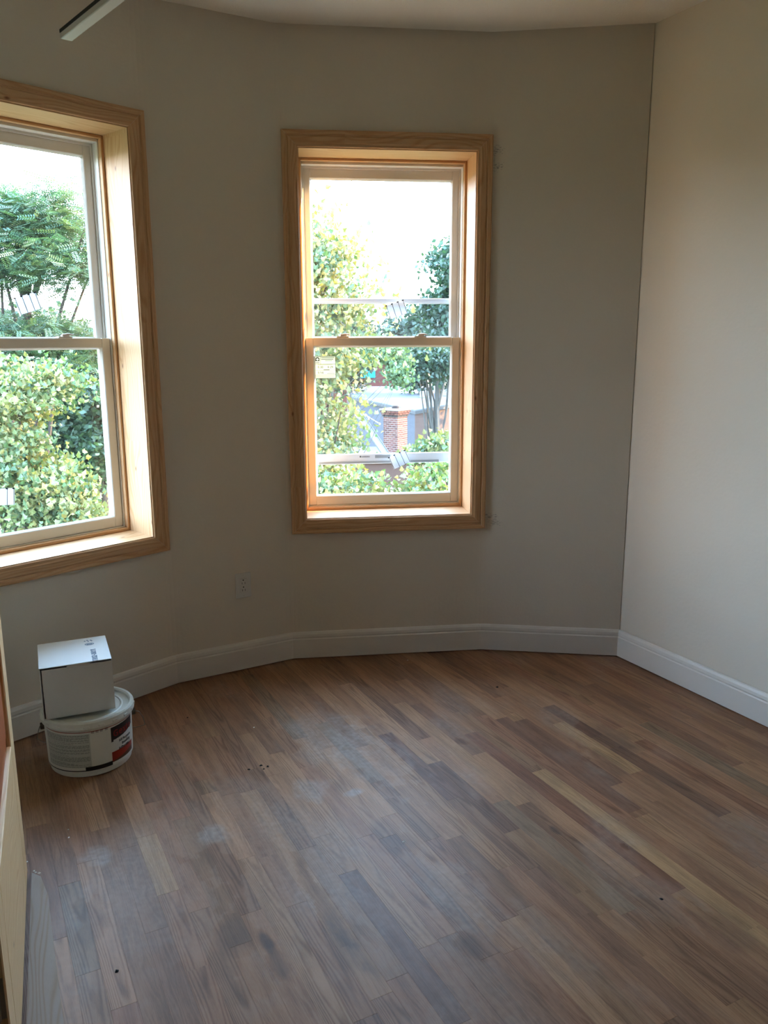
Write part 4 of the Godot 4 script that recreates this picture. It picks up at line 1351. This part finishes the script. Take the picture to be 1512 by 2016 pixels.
func build_houses(gy: float) -> void:
	# flat-roofed house with the light roof
	var h := root("flat_roof_house", Vector3(1.46, gy, -38.0), "house with pale flat roof and dark fascia, brown wall and grey corner", "building")
	var C := Vector2(1.46, -38.0)
	var L := Vector2(-1.6, -47.5)
	var R := Vector2(5.1, -45.2)
	var back := Vector2(-2.6, -58.0)
	var backr := Vector2(6.5, -58.0)
	var off := Vector2(1.46, -38.0)
	var top := -1.85 - gy
	var m := MB.new()
	m.face([v3(C - off), v3(R - off), v3(R - off, top), v3(C - off, top)], Vector3(1, 0, 1))
	m.face([v3(R - off), v3(backr - off), v3(backr - off, top), v3(R - off, top)], Vector3(1, 0, 0))
	m.face([v3(L - off), v3(back - off), v3(back - off, top), v3(L - off, top)], Vector3(-1, 0, 0))
	m.face([v3(back - off), v3(backr - off), v3(backr - off, top), v3(back - off, top)], Vector3(0, 0, -1))
	put("brown_wall", m.mesh(), mats.brick_wall_brown, h)
	var m2 := MB.new()
	m2.face([v3(C - off), v3(L - off), v3(L - off, top), v3(C - off, top)], Vector3(-1, 0, 1))
	put("grey_side_wall", m2.mesh(), mats.grey_wall, h)
	var f := MB.new()
	f.prism([C - off + Vector2(0, 0.15), R - off + Vector2(0.2, 0.1), backr - off, back - off, L - off + Vector2(-0.2, 0.1)], top, top + 0.14)
	put("fascia", f.mesh(), mats.fascia_dark, h)
	var r := MB.new()
	r.prism([C - off + Vector2(0, 0.17), R - off + Vector2(0.22, 0.12), backr - off, back - off, L - off + Vector2(-0.22, 0.12)], top + 0.14, top + 0.20)
	put("roof", r.mesh(), mats.roof_grey, h)
	for q in [Vector3(0.6, top + 0.2, -8.5), Vector3(1.9, top + 0.2, -10.0)]:
		var vb := MB.new()
		vb.box(q, q + Vector3(0.5, 0.35, 0.5), 0.02)
		put("roof_vent", vb.mesh(), mats.white_metal, h)
	# red house with the turquoise panel
	var h2 := root("red_house", Vector3(-1.2, gy, -61.5), "red brick house end with a bright turquoise panel above the pale roof", "building")
	var rm := MB.new()
	rm.box(Vector3(-3.4, 0, -4.0), Vector3(2.4, 6.9, 0.0), 0.0)
	put("wall", rm.mesh(), mats.red_wall, h2)
	var rr := MB.new()
	rr.box(Vector3(-3.6, 6.9, -4.2), Vector3(2.6, 7.05, 0.2), 0.02)
	put("roof", rr.mesh(), mats.fascia_dark, h2)
	var tp := MB.new()
	tp.box(Vector3(-0.68, 5.78, 0.0), Vector3(0.60, 6.75, 0.06), 0.02)
	put("turquoise_panel", tp.mesh(), mats.teal_panel, h2)
	# low house carrying the chimney
	var h3 := root("low_house", Vector3(0.3, gy, -31.5), "low house with dark flat roof under the brick chimney", "building")
	var lw := MB.new()
	lw.box(Vector3(-1.9, 0, -2.0), Vector3(1.1, 4.05, 1.6), 0.0)
	put("wall", lw.mesh(), mats.brick_wall_brown, h3)
	var lr := MB.new()
	lr.box(Vector3(-2.0, 4.05, -2.1), Vector3(1.2, 4.2, 1.7), 0.02)
	put("roof", lr.mesh(), mats.fascia_dark, h3)
	build_chimney(Vector3(0.45, gy + 4.2, -31.0))
	# white sloping chute and the thin pole beside it
	var ch := root("metal_chute", Vector3(-0.89, -1.05, -29.0), "white sloping metal chute running down past the golden tree", "chute")
	var p1 := Vector3.ZERO
	var p2 := Vector3(1.12, -1.62, 0.5)
	var dir := (p2 - p1).normalized()
	var sd := dir.cross(Vector3(0.25, 0.55, 0.8)).normalized()
	var xf := Transform3D(Basis(dir, sd.cross(dir), sd), p1)
	var cb := MB.new()
	cb.box(Vector3(-0.25, -0.03, -0.13), Vector3(p1.distance_to(p2), 0.0, 0.13), 0.005, xf)
	put("tray", cb.mesh(), mats.white_metal, ch)
	for z in [-0.13, 0.12]:
		var rb := MB.new()
		rb.box(Vector3(-0.25, -0.03, z), Vector3(p1.distance_to(p2), 0.07, z + 0.01), 0.002, xf)
		put("side_rim", rb.mesh(), mats.white_metal, ch)
	var po := root("white_pole", Vector3(-0.86, -0.95, -29.0), "thin white pole slanting out beside the chute", "pole")
	var pb := MB.new()
	pb.tube([Vector3(-0.2, 0.11, 0), Vector3(0.70, -0.38, 0.6)], [0.022, 0.022], 6)
	put("rod", pb.mesh(), mats.white_metal, po)
	var pc := MB.new()
	pc.tube([Vector3(0.69, -0.375, 0.59), Vector3(0.74, -0.40, 0.63)], [0.04, 0.04], 8)
	put("end_knob", pc.mesh(), mats.white_metal, po)

func build_chimney(at: Vector3) -> void:
	var o := root("brick_chimney", at, "red brick chimney with pale flaunched cap, one face in sun", "chimney")
	var ang := deg_to_rad(-36.0)
	o.basis = Basis(Vector3.UP, ang)
	var hw := 0.33
	var Hh := 1.72
	var core := MB.new()
	core.box(Vector3(-hw + 0.006, 0, -hw + 0.006), Vector3(hw - 0.006, Hh, hw - 0.006))
	put("mortar_core", core.mesh(), mats.mortar, o)
	var course := 0.078
	var n := int(Hh / course)
	var shared := {}
	var hid := MB.new()
	for i in n:
		var cor := 0.0
		if i >= n - 3: cor = 0.03 * (i - (n - 4))
		for f in 4:
			var b := Basis(Vector3.UP, f * PI / 2)
			var x := -hw - cor
			var odd := (i + f) % 2 == 1
			var first := true
			while x < hw + cor - 0.03:
				var l := 0.20
				if first and odd: l = 0.10
				first = false
				var x1 := minf(x + l, hw + cor)
				var mt: Material = [mats.brick_a, mats.brick_b, mats.brick_c][rng.randi() % 3]
				if i == n - 3: mt = mats.soot_brick
				var place := Transform3D(b, b * Vector3(x, i * course, hw + cor))
				if f >= 2:
					hid.box(Vector3(0.008, 0.008, -0.05), Vector3(x1 - x - 0.008, course - 0.008, 0.0), 0.0, place)
				else:
					var key := "%.3f" % (x1 - x)
					if not shared.has(key):
						var mb := MB.new()
						mb.box(Vector3(0.008, 0.008, -0.05), Vector3(x1 - x - 0.008, course - 0.008, 0.0), 0.003)
						shared[key] = mb.mesh()
					put("brick", shared[key], mt, o).transform = place
				x = x1
	tag(put("rear_bricks", hid.mesh(), mats.brick_b, o), "", "", "", "stuff")
	var cap := MB.new()
	var e := hw + 0.12
	cap.box(Vector3(-e, n * course, -e), Vector3(e, n * course + 0.07, e), 0.02)
	put("cap", cap.mesh(), mats.mortar, o)
	var pot := MB.new()
	pot.lathe([Vector2(0.15, n * course + 0.06), Vector2(0.14, n * course + 0.16), Vector2(0.11, n * course + 0.16), Vector2(0.11, n * course + 0.08), Vector2(0.0, n * course + 0.08)], 16)
	put("flue", pot.mesh(), mats.soot_brick, o)
